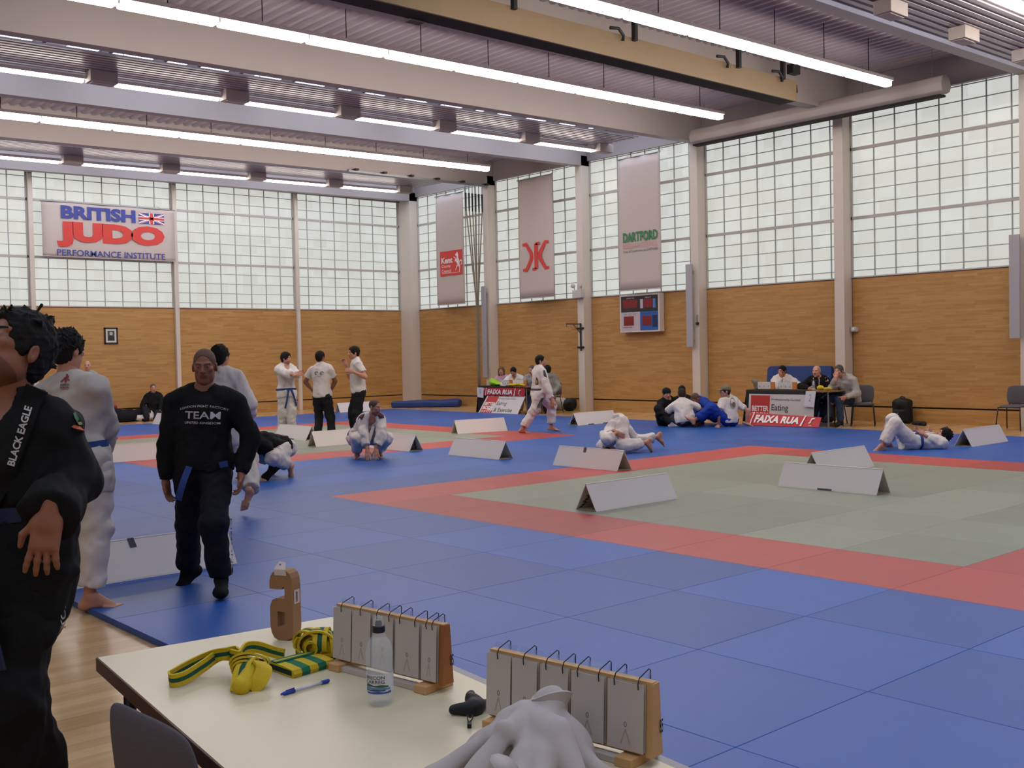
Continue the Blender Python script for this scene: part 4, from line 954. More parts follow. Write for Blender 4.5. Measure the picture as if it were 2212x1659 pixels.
        if kind == 'gi' and spec.get('lapel', True):
            lm = CL[spec.get('lapelc', cl)]; g = spec.get('vee', .20)
            tree = BVHTree.FromPolygons([tuple(v) for v in V], [tuple(int(x) for x in q) for q in Fq])
            for sg in (-1, 1):
                pts = [B.neck-B.f*.075*s+u*.03*s, B.neck+sg*B.r*.062*s-B.f*.03*s+u*.025*s, B.neck+sg*B.r*.072*s+B.f*.035*s-u*.005*s, B.neck+sg*B.r*.058*s+B.f*.10*s-u*.07*s, B.neck+sg*B.r*.02*s+B.f*.135*s-u*g*.85*s, B.neck-sg*B.r*.03*s+B.f*.14*s-u*(g+.10)*s, B.neck-sg*B.r*.07*s+B.f*.13*s-u*(L/s*.78)*s]
                for a in (4, 5, 6):
                    hit = tree.ray_cast(Vector(pts[a]+B.f*.4), Vector(-B.f))
                    if hit[0] is not None: pts[a] = np.array(hit[0])+B.f*.004*(1+(sg > 0))
                pp = [pts[0]]
                for a in range(len(pts)-1):
                    for q in (1/3, 2/3, 1): pp.append(pts[a]*(1-q)+pts[a+1]*q)
                pp = np.array(pp); pp[1:-1] = (pp[:-2]+2*pp[1:-1]+pp[2:])/4
                wd_ = [nrm(B.neck+B.f*.0-u*.0-p) if i < 4 else nrm(B.r*sg+u*.3) for i, p in enumerate(pp)]
                wd_ = [nrm(u) if i < 5 else nrm(B.r*sg+u*.35) for i, p in enumerate(pp)]
                MB().ribbon(pp, wd_, .05*s, .014*s).build('lapel', [lm, lm], t, smooth=False)
        if kind == 'hoodie':
            o = [('u', ell(B.neck-B.f*.075*s-u*.03*s, [B.r, B.f, u], [.11*s, .06*s, .075*s]), .03), ('u', cone(B.neck-B.r*.075*s+B.f*.01*s, B.neck+B.r*.0-B.f*.10*s, .035*s, .045*s), .03), ('u', cone(B.neck+B.r*.075*s+B.f*.01*s, B.neck-B.f*.10*s, .035*s, .045*s), .03)]
            V, Fq = run(o, h, (.006, 40, 3)); emit('hood', V, Fq, m, t)
        if kind == 'sweat':
            o = torso_prims(B, gg+.010, spec.get('fat', 1)); F = Field(B.pel-.3, B.pel+.3, h)
            for mo, pr, k in o: F.put(pr, k, mo)
            F.cut(B.pel+u*(hem+.0)*s, -u); F.cut(B.pel+u*(hem+.055)*s, u); V, Fq = F.mesh(1); emit('waistband', V, Fq, m, t)
            for i in (0, 1):
                d = nrm(B.wr[i]-B.el[i]); V, Fq = run([('u', cone(B.wr[i]-d*.065*s, B.wr[i]-d*.0*s, .046*s, .040*s, cap=.9, cap0=.05), .01)], h*.7); emit('cuff', V, Fq, m, t)
    bot = spec.get('bot')
    if bot:
        kind, cl = bot; m = CL[cl]; end, g0, g1 = {'gi': (.90, .030, .050), 'jeans': (1.0, .012, .022), 'loose': (1.0, .022, .036)}[kind]; end = spec.get('trend', end)
        ph_ = [('u', ell(B.pel+u*.0*s, [B.hr, B.hf, u], [.166*s*spec.get('fat', 1), .122*s*spec.get('fat', 1), .13*s]), .06)]
        for i in (0, 1): ph_ += trouser(B, i, end, g0, g1)
        F = Field(np.min([p[1][0] for p in ph_], 0)-.02, np.max([p[1][1] for p in ph_], 0)+.02, h)
        for mo, pr, k in ph_[:1]: F.put(pr, k, mo)
        F.cut(B.pel+u*.10*s, u)
        for mo, pr, k in ph_[1:]: F.put(pr, k, mo)
        F.wrinkle(wa*s, 32, spec.get('seed', 1)+20); F.wrinkle(wa*.4*s, 80, 31); V, Fq = F.mesh(1); B.objs['bot'] = emit('trousers', V, Fq, m, t); B.botVF = (V, Fq)
    if spec.get('shoe'):
        for i in (0, 1):
            V, Fq = run(foot_prims(B, i, .009), min(h, .011)); m = CL[spec['shoe']] if spec['shoe'] in CL else MATS[spec['shoe']]; emit(spec.get('shoename', 'shoe'), V, Fq, m, t)
    # ---- belt
    bl = spec.get('belt')
    if bl:
        m = BELT[bl]; z = spec.get('beltz', .06); c = B.pel+u*z*s; N_ = 36; rr = (.186*s*spec.get('beltr', 1), .146*s*spec.get('beltr', 1)); pts = []; 
        for i in range(N_): a = 2*math.pi*i/N_; pts.append(c+B.r*rr[0]*math.cos(a)+B.f*rr[1]*math.sin(a))
        if 'topVF' in B.__dict__:
            V, Fq = B.topVF; tree = BVHTree.FromPolygons([tuple(v) for v in V], [tuple(int(x) for x in q) for q in Fq])
            for i in range(N_):
                d = nrm(pts[i]-c); hit = tree.ray_cast(Vector(c+d*.32*s), Vector(-d))
                if hit[0] is not None and np.linalg.norm(np.array(hit[0])-c) < .25*s: pts[i] = np.array(hit[0])+d*.004*s
            pa = np.array(pts); pts = list((np.roll(pa, 1, 0)+2*pa+np.roll(pa, -1, 0))/4)
        pts.append(pts[0]); MB().ribbon(pts, [u]*len(pts), .042*s, .008).build('belt', [m, m], t, smooth=False)
        k = spec.get('knot', 0.0); a = math.pi/2-k; kc = pts[int(round(a/(2*math.pi)*N_)) % N_]+nrm(B.f)*.012*s; o = np.array(kc)
        V, Fq = run([('u', ell(o, [B.r, B.f, u], [.04*s, .02*s, .028*s]), .01)], min(h, .009)); emit('belt_knot', V, Fq, m, t)
        dn = -Z_ if abs(u[2]) > .5 else nrm(-u*.7-Z_*.5)
        for sg, ln in spec.get('tails', ((-1, .26), (1, .28))):
            p0 = o+B.f*.008*s; pp = [p0+dn*ln*s*q+B.r*sg*(.03+.10*q)*s+B.f*(.028*math.sin(q*2.4))*s for q in np.linspace(0, 1, 7)]
            MB().ribbon(pp, [B.r]*7, .04*s, .007).build('belt_end', [m, m], t, smooth=False)
    return B
def print_on(B, vf, s, o, ax, ay, w, h, m, n, bold=.02, shear=0, arc=0, name='lettering', lift=.006, parent=None, poly2=None):
    """letters (or a flat outline) laid on the garment, cast along -n"""
    V, Fq = vf; tree = BVHTree.FromPolygons([tuple(v) for v in V], [tuple(int(x) for x in q) for q in Fq]); vs, fs = text_geo(s, bold, shear) if poly2 is None else (np.asarray(poly2[0], float), poly2[1]); out = []
    for x, y in vs:
        p = o+ax*w*x+ay*(h*y+arc*(1-(2*x-1)**2)); hit = tree.ray_cast(Vector(p+n*.3), Vector(-n)); q = np.array(hit[0]) if hit[0] is not None and abs((np.array(hit[0])-p) @ n) < .25 else p; out.append(q+n*lift)
    return MB().add(out, fs).build(name, m, parent or B.objs['top'])

def smooth_path(P, n=8):
    P = [np.asarray(p, float) for p in P]; out = []
    for i in range(len(P)-1):
        a, b, c, d_ = P[max(i-1, 0)], P[i], P[i+1], P[min(i+2, len(P)-1)]
        for k in range(n): x = k/n; out.append(.5*(2*b+(c-a)*x+(2*a-5*b+4*c-d_)*x*x+(3*b-a-3*c+d_)*x**3))
    return out+[P[-1]]
def drape(B, vf, px, lift=.008):
    V, Fq = vf; tree = BVHTree.FromPolygons([tuple(v) for v in V], [tuple(int(x) for x in q) for q in Fq]); out = []; t0 = depth(B.pel)
    for u, v in px:
        d = ray(u, v); d = d/np.linalg.norm(d); hit = tree.ray_cast(Vector(CAM_C), Vector(d)); out.append((np.array(hit[0]) if hit[0] is not None else atd(u, v, t0-.1))-d*lift)
    return out
# ================================================================ people
WHT = mat('print_on_black', '#b9b6b6', .7)
# the man in the middle: black sweatshirt
def p5():
    t = 7.35
    B = person(dict(t=t, label='bald person walking in black sweatshirt with white team lettering and black trousers', H=1.72, pel=(441, 1006, 0), neck=(442, 846, 0), phi=4, head=8, hpitch=-4, hc=(442, 792, .03), shw=1.12,
        handL=(521, 1024, .06), handR=(358, 1038, .02), elpL=W3(.8, 0, -.5), elpR=W3(-.8, 0, -.5), curlL=.75, curlR=.5, hdirL=W3(-.05, -1, .12), hdirR=W3(.15, -1, .1),
        footL=(478, 1252, .10), footR=(408, 1228, -.32), toeL=W3(.22, 0, 1), toeR=W3(-.55, -.62, .62), knpL=W3(.05, 0, 1), knpR=W3(-.1, 0, 1),
        skin='tan', hair='crop', hairc='scalp', top=('sweat', 'black'), bot=('loose', 'navy'), hem=-.03, h=.009, hh=.0042, hand_h=.0042, seed=3, fat=1.04, shoe='sock', shoename='sock', trend=.93, stubble=False))
    n = nrm(B.f); J = B.J; P = lambda u, v: atd(u, v, t-.15)
    a = P(386, 886); b = P(489, 889); ax = nrm(b-a); ay = nrm(np.cross(n, ax)); 
    print_on(B, B.topVF, 'LONDON FIGHT FACTORY', a, ax, ay, np.linalg.norm(b-a), .016, WHT, n, .006, arc=.024)
    a = P(398, 904); print_on(B, B.topVF, 'TEAM', a, ax, ay, .235, .050, WHT, n, .018)
    a = P(398, 915); print_on(B, B.topVF, 'UNITED KINGDOM', a, ax, ay, .235, .016, WHT, n, .012)
    m = BELT['navy']; top = B.pel+B.f*.15+Z_*.02
    for (u0, v0, u1, v1, l) in ((409, 1008, 385, 1080, 9),):
        p0, p1 = atd(u0, v0, t-.17), atd(u1, v1, t-.20); MB().ribbon([p0+(p1-p0)*q+B.f*.03*math.sin(q*3) for q in np.linspace(0, 1, l)], [RH]*l, .045, .007).build('belt_end', [BELT['blue']]*2, B.t)
    p0, p1 = atd(474, 1005, t-.16), atd(492, 1001, t-.15); MB().ribbon([p0, (p0+p1)/2, p1], [Z_]*3, .04, .007).build('belt_end', [BELT['blue']]*2, B.t)
    vs, fs = text_geo('KIMONO', .01); MB().add(drape(B, B.botVF, [(500+4*y-3*(1-x), 1120+122*x) for x, y in vs], .008), fs).build('lettering', WHT, B.objs['bot'])
p5()
# nearest man on the left edge: black gi, looking up
def p1():
    t = 3.35
    B = person(dict(t=t, label='person at left edge in black gi with white lapel lettering, looking upwards', H=1.84, pel=(38, 1180, 0), neck=(25, 888, -.02), phi=-38, head=-28, hpitch=33, hc=(30, 757, .02), shw=1.0,
        shL=(122, 935, .04), shR=(-75, 930, -.10), elL=(152, 1030, .03), handL=(106, 1116, .27), handR=(-90, 1130, .1), elpR=W3(-.6, 0, -.6), hdirL=W3(-.13, -1, .18), curlL=.35, spreadL=.25, palmL=W3(-.2, -.1, -1),
        footL=(98, 1745, .0), footR=(-40, 1765, .12), toeL=W3(-.5, 0, .85), toeR=W3(-.8, 0, .6), knpL=W3(-.3, 0, 1), knpR=W3(-.5, 0, 1),
        skin='tan', hair='spiky', hairc='black', top=('gi', 'black'), bot=('gi', 'black'), hem=-.27, h=.008, hh=.004, hand_h=.004, seed=5, slv=1.97, stubble=True, lapel=False, veer=.125, vee=.27, belt='navy', beltz=.10, knot=-.5, tails=((-1, .42), (1, .36)), wr=.012, base=[*onz(40, 1750, 0)[:2], 0]))
    lp = drape(B, B.topVF, [(80, 838), (66, 872), (50, 915), (33, 960), (14, 1008), (-8, 1055), (-30, 1095)], .010); MB().ribbon(smooth_path(lp, 4), [nrm(RH*.93+Z_*.35)]*(len(lp)*4-3), .066, .012).build('lapel', [CL['black']]*2, B.t)
    vs, fs = text_geo('BLACK EAGLE', .03); o = np.array([31., 1008.]); e = np.array([70., 880.]); ax = e-o; ay = np.array([ax[1], -ax[0]])/np.linalg.norm(ax)*17
    MB().add(drape(B, B.topVF, [tuple(o+ax*x+ay*y) for x, y in vs], .030), fs).build('lettering', WHT, B.objs['top'])
    for c, q in (('#2b6a48', [(158, 892.5), (163, 889), (171, 905), (167, 912), (161.5, 903)]), ('#9aa05a', [(167, 912), (176, 911), (178, 917), (171, 918)]), ('#b8603a', [(154, 921.5), (160, 918), (173, 921), (183, 930), (182, 933), (172, 929), (160, 925)])):
        MB().add(drape(B, B.topVF, q, .010), [tuple(range(len(q)))]).build('sleeve_emblem', mat('emblem_'+c[1:], c, .7), B.objs['top'])
    vs, fs = text_geo('KORAL', .02); MB().add(drape(B, B.botVF, [(131+11*y, 1262+95*(1-x)) for x, y in vs], .008), fs).build('trouser_lettering', WHT, B.objs['bot'])
p1()
# the one hidden behind him
person(dict(t=4.72, label='person mostly hidden behind the left edge man, dark hair and khaki trousers', H=1.77, pel=(10, 1178, 0), neck=(20, 850, 0), phi=150, head=165, hc=(40, 778, 0), base=[*onz(20, 1575, 0)[:2], 0],
    handL=(-60, 1180, .1), handR=(60, 1175, .0), footL=(-18, 1560, .0), footR=(12, 1548, -.1), toeL=W3(.9, 0, .35), toeR=W3(.9, 0, .3), skin='tan', hair='full', hairc='black', top=('sweat', 'maroon'), bot=('loose', 'khaki'), h=.014, hh=.008, shoe='dark', seed=8))
# white gi seen from behind
def p2():
    t = 6.98
    B = person(dict(t=t, label='person from behind in off white gi with red emblem between the shoulders', H=1.84, pel=(172, 1000, 0), neck=(147, 822, 0), phi=165, head=155, hc=(147, 758, -.01), shw=1.15,
        handL=(62, 985, -.1), handR=(222, 985, -.34), elpL=W3(-.8, -.2, .2), elpR=W3(.8, -.2, .25), footL=(60, 1290, -.12), footR=(193, 1288, .0), toeL=W3(.3, 0, -.9), toeR=W3(.95, 0, -.15), knpL=W3(0, 0, -1), knpR=W3(.4, 0, -1),
        skin='fair', hair='bushy', hairc='black', top=('gi', 'gigrey'), bot=('gi', 'gi'), hem=-.2, h=.010, hh=.006, seed=9, belt='blue', beltz=.10, lapel=True, slv=1.75, trend=.86, wr=.008))
    n = nrm(W3(-.1, 0, 1)); R1 = mat('emblem_red', '#8c3038', .7); o = atd(144, 830, t-.1)
    px = t/F_PX
    def pg(pts, fs, m): print_on(B, B.topVF, '', o, RH*px, Z_*px, 1, 1, m, n, poly2=(pts, fs), name='back_emblem', lift=.008)
    for s_ in ([(-2, 22), (2.5, 22), (4, 18), (2, 14), (-1, 17)], [(-10, 4), (-12, 6), (-3, 16), (6, 17), (7, 14), (-1, 13)], [(0, 15), (3, 15), (3, 5), (1, 3), (-1.5, 6)], [(3, 13), (11, 9.5), (10.5, 7), (7, 8), (2, 11)], [(4, 17), (8, 19), (7, 16), (4, 14)]):
        pg(s_, [tuple(range(len(s_)))], R1)
    K = mat('emblem_black', '#2a2a2c', .7)
    print_on(B, B.topVF, 'KEIKO', o+(RH*-9.5-Z_*2.5)*px, RH, Z_, 20*px, 4*px, K, n, .04, lift=.008, name='back_lettering'); print_on(B, B.topVF, 'RACA', o+(RH*-9-Z_*8)*px, RH, Z_, 20*px, 4*px, R1, n, .05, lift=.008, name='back_lettering'); print_on(B, B.topVF, 'LIMITED', o+(RH*-8-Z_*11)*px, RH, Z_, 19*px, 1.8*px, K, n, .0, lift=.008, name='back_lettering')
    # upright collar
    c = B.neck-B.up*.005; pts = [c+B.r*.098*math.cos(a)-B.f*(.085*math.sin(a)-.015) for a in np.linspace(-.3, math.pi+.3, 15)]; MB().ribbon(pts, [Z_]*15, .075, .014).build('collar', [CL['gigrey']]*2, B.t)
p2()
# white gi walking away behind the man in the middle
person(dict(t=11.2, label='person in white gi walking away, mostly hidden behind the black sweatshirt man', H=1.80, pel=(481, 918, 0), neck=(478, 804, 0), phi=170, head=165, hc=(476, 772, 0), handL=(425, 920, -.1), handR=(540, 905, -.1), elpL=W3(-.3, -.6, .2), elpR=W3(.3, -.6, .2),
    footL=(443, 1086, -.25), footR=(541, 1062, .20), toeL=W3(-.5, 0, -.85), toeR=W3(-.22, -.92, -.15), knpL=W3(0, 0, -1), knpR=W3(.1, 0, -1), skin='fair', hair='full', hairc='black', top=('gi', 'white'), bot=('gi', 'gi'), hem=-.22, h=.012, hh=.007, seed=12, lapel=True, slv=1.75, base=[*onz(480, 1095, MT)[:2], MT]))
# bear crawl
person(dict(t=14.35, label='person on all fours in black top and white trousers, beside black sweatshirt man', H=1.75, pel=(611, 968, -.12), neck=(556, 948, .26), fv=W3(-.45, -.75, .5), hc=(538, 972, .40), hfv=W3(-.3, -.7, .5), huv=W3(-.7, .3, .4), shd=.02,
    hipv=nrm(np.cross(W3(-.5, -.8, .4), W3(-.8, .1, .5))), shL=(574, 968, .36), shR=(545, 962, .05),
    handL=(571, 1037, .36), handR=(532, 1025, -.05), elpL=W3(.4, .1, -.4), elpR=W3(-.6, .1, .3), hdirL=W3(-.15, -.25, .9), hdirR=W3(-.6, -.2, .6), palmL=-Z_, palmR=-Z_, curlL=.05, curlR=.05, spreadL=.55, spreadR=.5,
    footL=(627, 1008, .0), footR=(592, 1000, -.35), toeL=W3(-.05, -.95, .35), toeR=W3(-.5, -.85, .3), knpL=W3(-.4, .55, .75), knpR=W3(-.8, .5, .5), skin='fair', hair='full', hairc='black', top=('sweat', 'black'), bot=('gi', 'white'), hem=.02, h=.013, hh=.009, seed=14, trend=.74, base=[*onz(590, 1035, MT)[:2], MT]))
# three standing men
person(dict(t=22.3, label='person in white gi with blue belt standing, arms stretched towards the others', H=1.74, pel=(619, 845, 0), neck=(616, 790, 0), phi=38, head=72, hc=(618, 774.5, .02), handL=(645, 806, .35), handR=(640, 811, .42), elpL=W3(.4, -.8, .3), elpR=W3(-.5, -.8, .3), hdirL=W3(.9, .3, .3), hdirR=W3(.9, .25, .2),
    footL=(629, 930, .05), footR=(607, 931, -.05), toeL=W3(.7, 0, .7), toeR=W3(.3, 0, .9), skin='fair', hair='bushy', hairc='black', top=('gi', 'white'), bot=('gi', 'white'), hem=-.13, h=.015, hh=.010, seed=15, belt='blue', beltz=.04, slv=1.45, stubble=True, tails=((-1, .36), (1, .40)), base=[*onz(618, 939, MT)[:2], MT]))
def tee(spec, art=None):
    B = person(spec)
    if art: art(B)
def art9(B):
    n = NH; px = B_T(B)/F_PX; o = atd(690, 806, B_T(B)-.12); G = mat('tee_print', '#6b6b6e', .7)
    for sg in (-1, 1):
        pts = []; fs = []
        for k in range(8):
            a = math.radians(20+35*k); pts += [(sg*6+4.6*math.cos(a), 4.2*math.sin(a)), (sg*6+2.6*math.cos(a), 2.2*math.sin(a))]
        fs = [(2*k, 2*k+1, 2*k+3, 2*k+2) for k in range(7)]
        print_on(B, B.topVF, '', o, RH*px, Z_*px, 1, 1, G, n, poly2=(pts, fs), name='back_print', lift=.012)
    print_on(B, B.topVF, 'ARTS DOJO', o+(RH*-9+Z_*6.4)*px, RH, Z_, 19*px, 1.4*px, SALMON, n, 0, name='back_print', lift=.012); print_on(B, B.topVF, 'TEAM', o+(RH*-5-Z_*8)*px, RH, Z_, 9*px, 1.6*px, G, n, 0, name='back_print', lift=.012)
def B_T(B): return depth(B.pel)
tee(dict(t=21.3, label='person seen from behind in white printed t-shirt and dark trousers', H=1.74, pel=(696, 856, 0), neck=(692, 790, 0), phi=172, head=150, hc=(692, 772, 0), handL=(677, 846, -.15), handR=(714, 846, -.18), elpL=W3(-.9, 0, -.1), elpR=W3(.9, 0, -.1), footL=(686, 943, 0), footR=(719, 944, .0), toeL=W3(-.3, 0, -1), toeR=W3(.3, 0, -1), knpL=W3(0, 0, -1), knpR=W3(0, 0, -1),
    skin='tan', hair='full', hairc='black', top=('tee', 'white'), bot=('loose', 'dark'), hem=-.02, h=.014, hh=.010, seed=17, shw=1.05, base=[*onz(702, 951, MT)[:2], MT]), art9)
person(dict(t=21.3, label='tall person in white t-shirt facing left with one hand raised pointing', H=1.84, pel=(775, 846, 0), neck=(770, 779, 0), phi=-72, head=-62, hc=(764, 762.5, .02), handL=(762, 803, .30), handR=(749, 788, .05), elpL=W3(.6, -.9, .2), elpR=W3(.1, -1, -.2), hdirL=W3(-.9, .35, .1), hdirR=W3(-.5, .9, .1), curlR=.9, footL=(778, 941, .08), footR=(769, 939, -.1), toeL=W3(-1, 0, .3), toeR=W3(-1, 0, .1), knpL=W3(-1, 0, 0), knpR=W3(-1, 0, 0),
    skin='fair', hair='full', hairc='black', top=('tee', 'white'), bot=('loose', 'dark'), hem=-.02, h=.015, hh=.010, seed=18, base=[*onz(773, 949, MT)[:2], MT]))
# crouching man
def p11():
    t = 16.85
    B = person(dict(t=t, label='person crouching in white gi with dark red shoulder patches, hands on the mat', H=1.74, pel=(778, 945, -.22), neck=(805, 898, .14), fv=W3(.25, -.25, 1), hipv=nrm(W3(-1, 0, .22)), head=58, hpitch=-6, hc=(810, 880, .20), shL=(823, 908, .15), shR=(783, 906, .10),
        handL=(812, 972, .42), handR=(794, 974, .44), elpL=W3(.7, 0, .4), elpR=W3(-.7, .1, .4), hdirL=W3(.15, -.8, .5), hdirR=W3(0, -.8, .5), palmL=W3(0, -.5, -.8), palmR=W3(0, -.5, -.8), curlL=.05, curlR=.05, spreadL=.45, spreadR=.45,
        footL=(818, 972, -.02), footR=(771, 978, .08), toeL=W3(.5, -.35, .7), toeR=W3(-.1, -.35, 1), knL=(835, 947, .20), knR=(772, 948, .30), skin='fair', hair='crop', hairc='shaved', top=('gi', 'white'), bot=('gi', 'white'), hem=-.10, h=.012, hh=.0075, seed=21, belt='blue', beltz=.02, slv=1.70, vee=.20, trend=.82, stubble=True, skirt=False, tails=((1, .1),), base=[*onz(795, 984, MT)[:2], MT]))
    n = nrm(W3(0, .45, 1)); PT, PTR = mat('patch_dark', '#2b2a38', .7), mat('patch_red', '#6e2630', .7)
    for c, sg in ((atd(781, 902, t-.2), 1), (atd(822, 900, t-.2), -1)):
        px = t/F_PX; print_on(B, B.topVF, '', c, RH*px*sg, Z_*px, 1, 1, PT, n, poly2=([(-8, -4), (-7, 4), (-1, 8), (7, 10), (5, 2), (2, -7)], [(0, 1, 2, 3, 4, 5)]), name='shoulder_patch', lift=.012)
        for k in range(3): print_on(B, B.topVF, '', c, RH*px*sg, Z_*px, 1, 1, PTR, n, poly2=([(-7+3*k, -1+k), (-4.6+3*k, -1+k), (1+2.2*k, 9), (-1+2.2*k, 8.5)], [(0, 1, 2, 3)]), name='shoulder_stripe', lift=.016)
p11()
# walking white gi
def p12():
    t = 21.5
    B = person(dict(t=t, label='person in white gi striding to the right, dark emblem on the back', H=1.70, pel=(1164, 848, 0), neck=(1165, 795, -.0), phi=112, head=88, hpitch=6, hc=(1168, 780, -.0), handL=(1192, 862, -.05), handR=(1192, 868, .22), elpL=W3(.3, -.2, -.6), elpR=W3(-.3, -.2, .8), hdirR=W3(.1, -1, 0),
        footL=(1190, 921, -.12), footR=(1128, 926, .1), toeL=W3(.9, -.1, -.2), toeR=W3(.92, -.15, .1), knpL=W3(1, 0, 0), knpR=W3(1, 0, .2), skin='fair', hair='short', hairc='black', top=('gi', 'white'), bot=('gi', 'white'), hem=-.17, h=.013, hh=.008, seed=23, belt='grey', beltz=.06, slv=1.72, stubble=True, trend=.86, tails=((1, .2),), base=[*onz(1160, 934, MT)[:2], MT]))
    px = t/F_PX; n = nrm(W3(-.3, 0, 1)); D = mat('gi_patch_dark', '#3b3d40', .7); Yl = mat('gi_patch_yellow', '#a8a53c', .7)
    c = atd(1158, 823, t-.2); print_on(B, B.topVF, '', c, RH*px, Z_*px, 1, 1, D, n, poly2=([(-4, -8), (4, -8), (3.4, 3), (.6, 8), (-.6, 8), (-3, 1)], [(0, 1, 2, 3, 4, 5)]), name='back_emblem', lift=.01)
    print_on(B, B.topVF, '', c, RH*px, Z_*px, 1, 1, Yl, n, poly2=([(-2.4, -6), (2.4, -6), (2.4, 0), (.6, 3), (-2, 0)], [(0, 1, 2, 3, 4)]), name='back_emblem', lift=.014)
    c = atd(1177, 808, t-.25); print_on(B, B.topVF, '', c, RH*px, Z_*px, 1, 1, D, nrm(W3(.3, 0, 1)), poly2=([(-3, -4), (4, -8), (1, 8), (-2.6, 8)], [(0, 1, 2, 3)]), name='shoulder_patch', lift=.01)
    c = atd(1167, 868, t-.25); print_on(B, B.topVF, '', c, RH*px, Z_*px, 1, 1, D, NH, poly2=([(-8, -11), (-2, -14), (9, 8), (3, 8)], [(0, 1, 2, 3)]), name='thigh_patch', lift=.012)
p12()
# rolling over one shoulder
person(dict(t=17.0, label='person in white gi rolling over with legs stretched back and bare feet', H=1.74, pel=(1338, 914, 0), neck=(1312, 952, .05), fv=W3(.9, -.3, -.2), hc=(1318, 978, .05), hfv=W3(.7, -.5, 0), huv=W3(-.4, -.9, 0), hipv=nrm(W3(-.1, .1, -1)), shL=(1306, 940, .22), shR=(1322, 950, -.2),
    handL=(1332, 934, .34), handR=(1318, 968, -.2), elpL=W3(-.6, -.3, .4), elpR=W3(-.3, -.3, -.4), hdirL=W3(.9, -.5, .1), curlL=.3, footL=(1397, 955, .22), footR=(1420, 943, -.3), toeL=W3(.05, -1, .05), toeR=W3(.2, -1, 0), knpL=W3(-.1, -.4, .3), knpR=W3(.1, -.6, 0), skin='fair', hair='full', hairc='black', top=('gi', 'white'), bot=('gi', 'white'), hem=-.08, h=.012, hh=.009, seed=27, skirt=False, lapel=False, trend=.80, slv=1.5, base=[*onz(1350, 975, MT)[:2], MT]))
# seated group
S = dict(h=.014, hh=.010)
B18 = person(dict(S, t=22.7, label='person seated on mat in black hooded top and dark knitted hat', H=1.75, pel=(1437, 908, 0), neck=(1442, 862, .12), phi=35, head=15, hpitch=-8, hc=(1440, 851, .2), handL=(1466, 893, .4), handR=(1452, 900, .5), elpL=W3(.8, -.3, .2), elpR=W3(-.6, -.4, .4), footL=(1462, 911, .55), footR=(1450, 914, .5), toeL=W3(.6, .3, .7), toeR=W3(.9, .1, .5), knpL=W3(.8, .7, .6), knpR=W3(-.3, .8, 1), skin='fair', hair='short', hairc='black', top=('sweat', 'black'), bot=('loose', 'dark'), hem=-.06, seed=31, shw=1.1, shoe='white', base=[*onz(1438, 918, MT)[:2], MT]))
person(dict(S, t=23.6, label='person in black top with dark hair, seated behind the white t-shirt back', H=1.72, pel=(1478, 902, 0), neck=(1476, 858, .08), phi=-10, head=-15, hpitch=-12, hc=(1473, 845, .12), handL=(1490, 890, .4), handR=(1465, 890, .4), elpL=W3(.8, -.3, .2), elpR=W3(-.8, -.3, .2), footL=(1490, 908, .45), footR=(1468, 908, .45), toeL=W3(.3, .3, .7), toeR=W3(-.3, .1, .7), knpL=W3(.9, .7, .6), knpR=W3(-.9, .7, .6), skin='tan', hair='short', hairc='black', top=('sweat', 'black'), bot=('loose', 'dark'), hem=-.06, seed=32, base=[*onz(1478, 912, MT)[:2], MT]))
person(dict(S, t=22.1, label='person seated cross legged from behind in plain white t-shirt', H=1.78, pel=(1479, 906, 0), neck=(1474, 868, -.10), phi=176, head=178, hpitch=-18, hc=(1473, 853, -.16), handL=(1450, 902, -.35), handR=(1506, 898, -.35), elpL=W3(-.9, -.3, .1), elpR=W3(.9, -.3, .1), footL=(1468, 912, -.45), footR=(1490, 912, -.45), toeL=W3(.9, 0, -.3), toeR=W3(-.9, 0, -.3), knpL=W3(-1, .3, -.3), knpR=W3(1, .3, -.3), skin='tan', hair='short', hairc='brown', top=('tee', 'white'), bot=('jeans', 'sleeve'), hem=-.08, seed=33, shw=1.12, slv=.6, fat=1.08, base=[*onz(1477, 921, MT)[:2], MT]))
person(dict(S, t=22.6, label='person with cropped hair bent forward in blue gi with orange stripe', H=1.78, pel=(1542, 893, -.1), neck=(1512, 866, .1), phi=-75, head=-62, hpitch=-35, hc=(1502, 862, .18), handL=(1512, 897, .3), handR=(1508, 899, -.1), elpL=W3(.2, -.6, .6), elpR=W3(-.2, -.6, -.5), footL=(1508, 912, .35), footR=(1515, 908, -.2), toeL=W3(-.7, 0, .6), toeR=W3(-.8, 0, .2), knpL=W3(-.2, .6, .8), knpR=W3(-.6, .7, -.2), skin='tan', hair='crop', hairc='shaved', top=('gi', 'blue'), bot=('gi', 'blue'), hem=-.12, seed=34, skirt=False, lapel=True, lapelc='navy', vee=.1, slv=1.8, base=[*onz(1535, 912, MT)[:2], MT]))
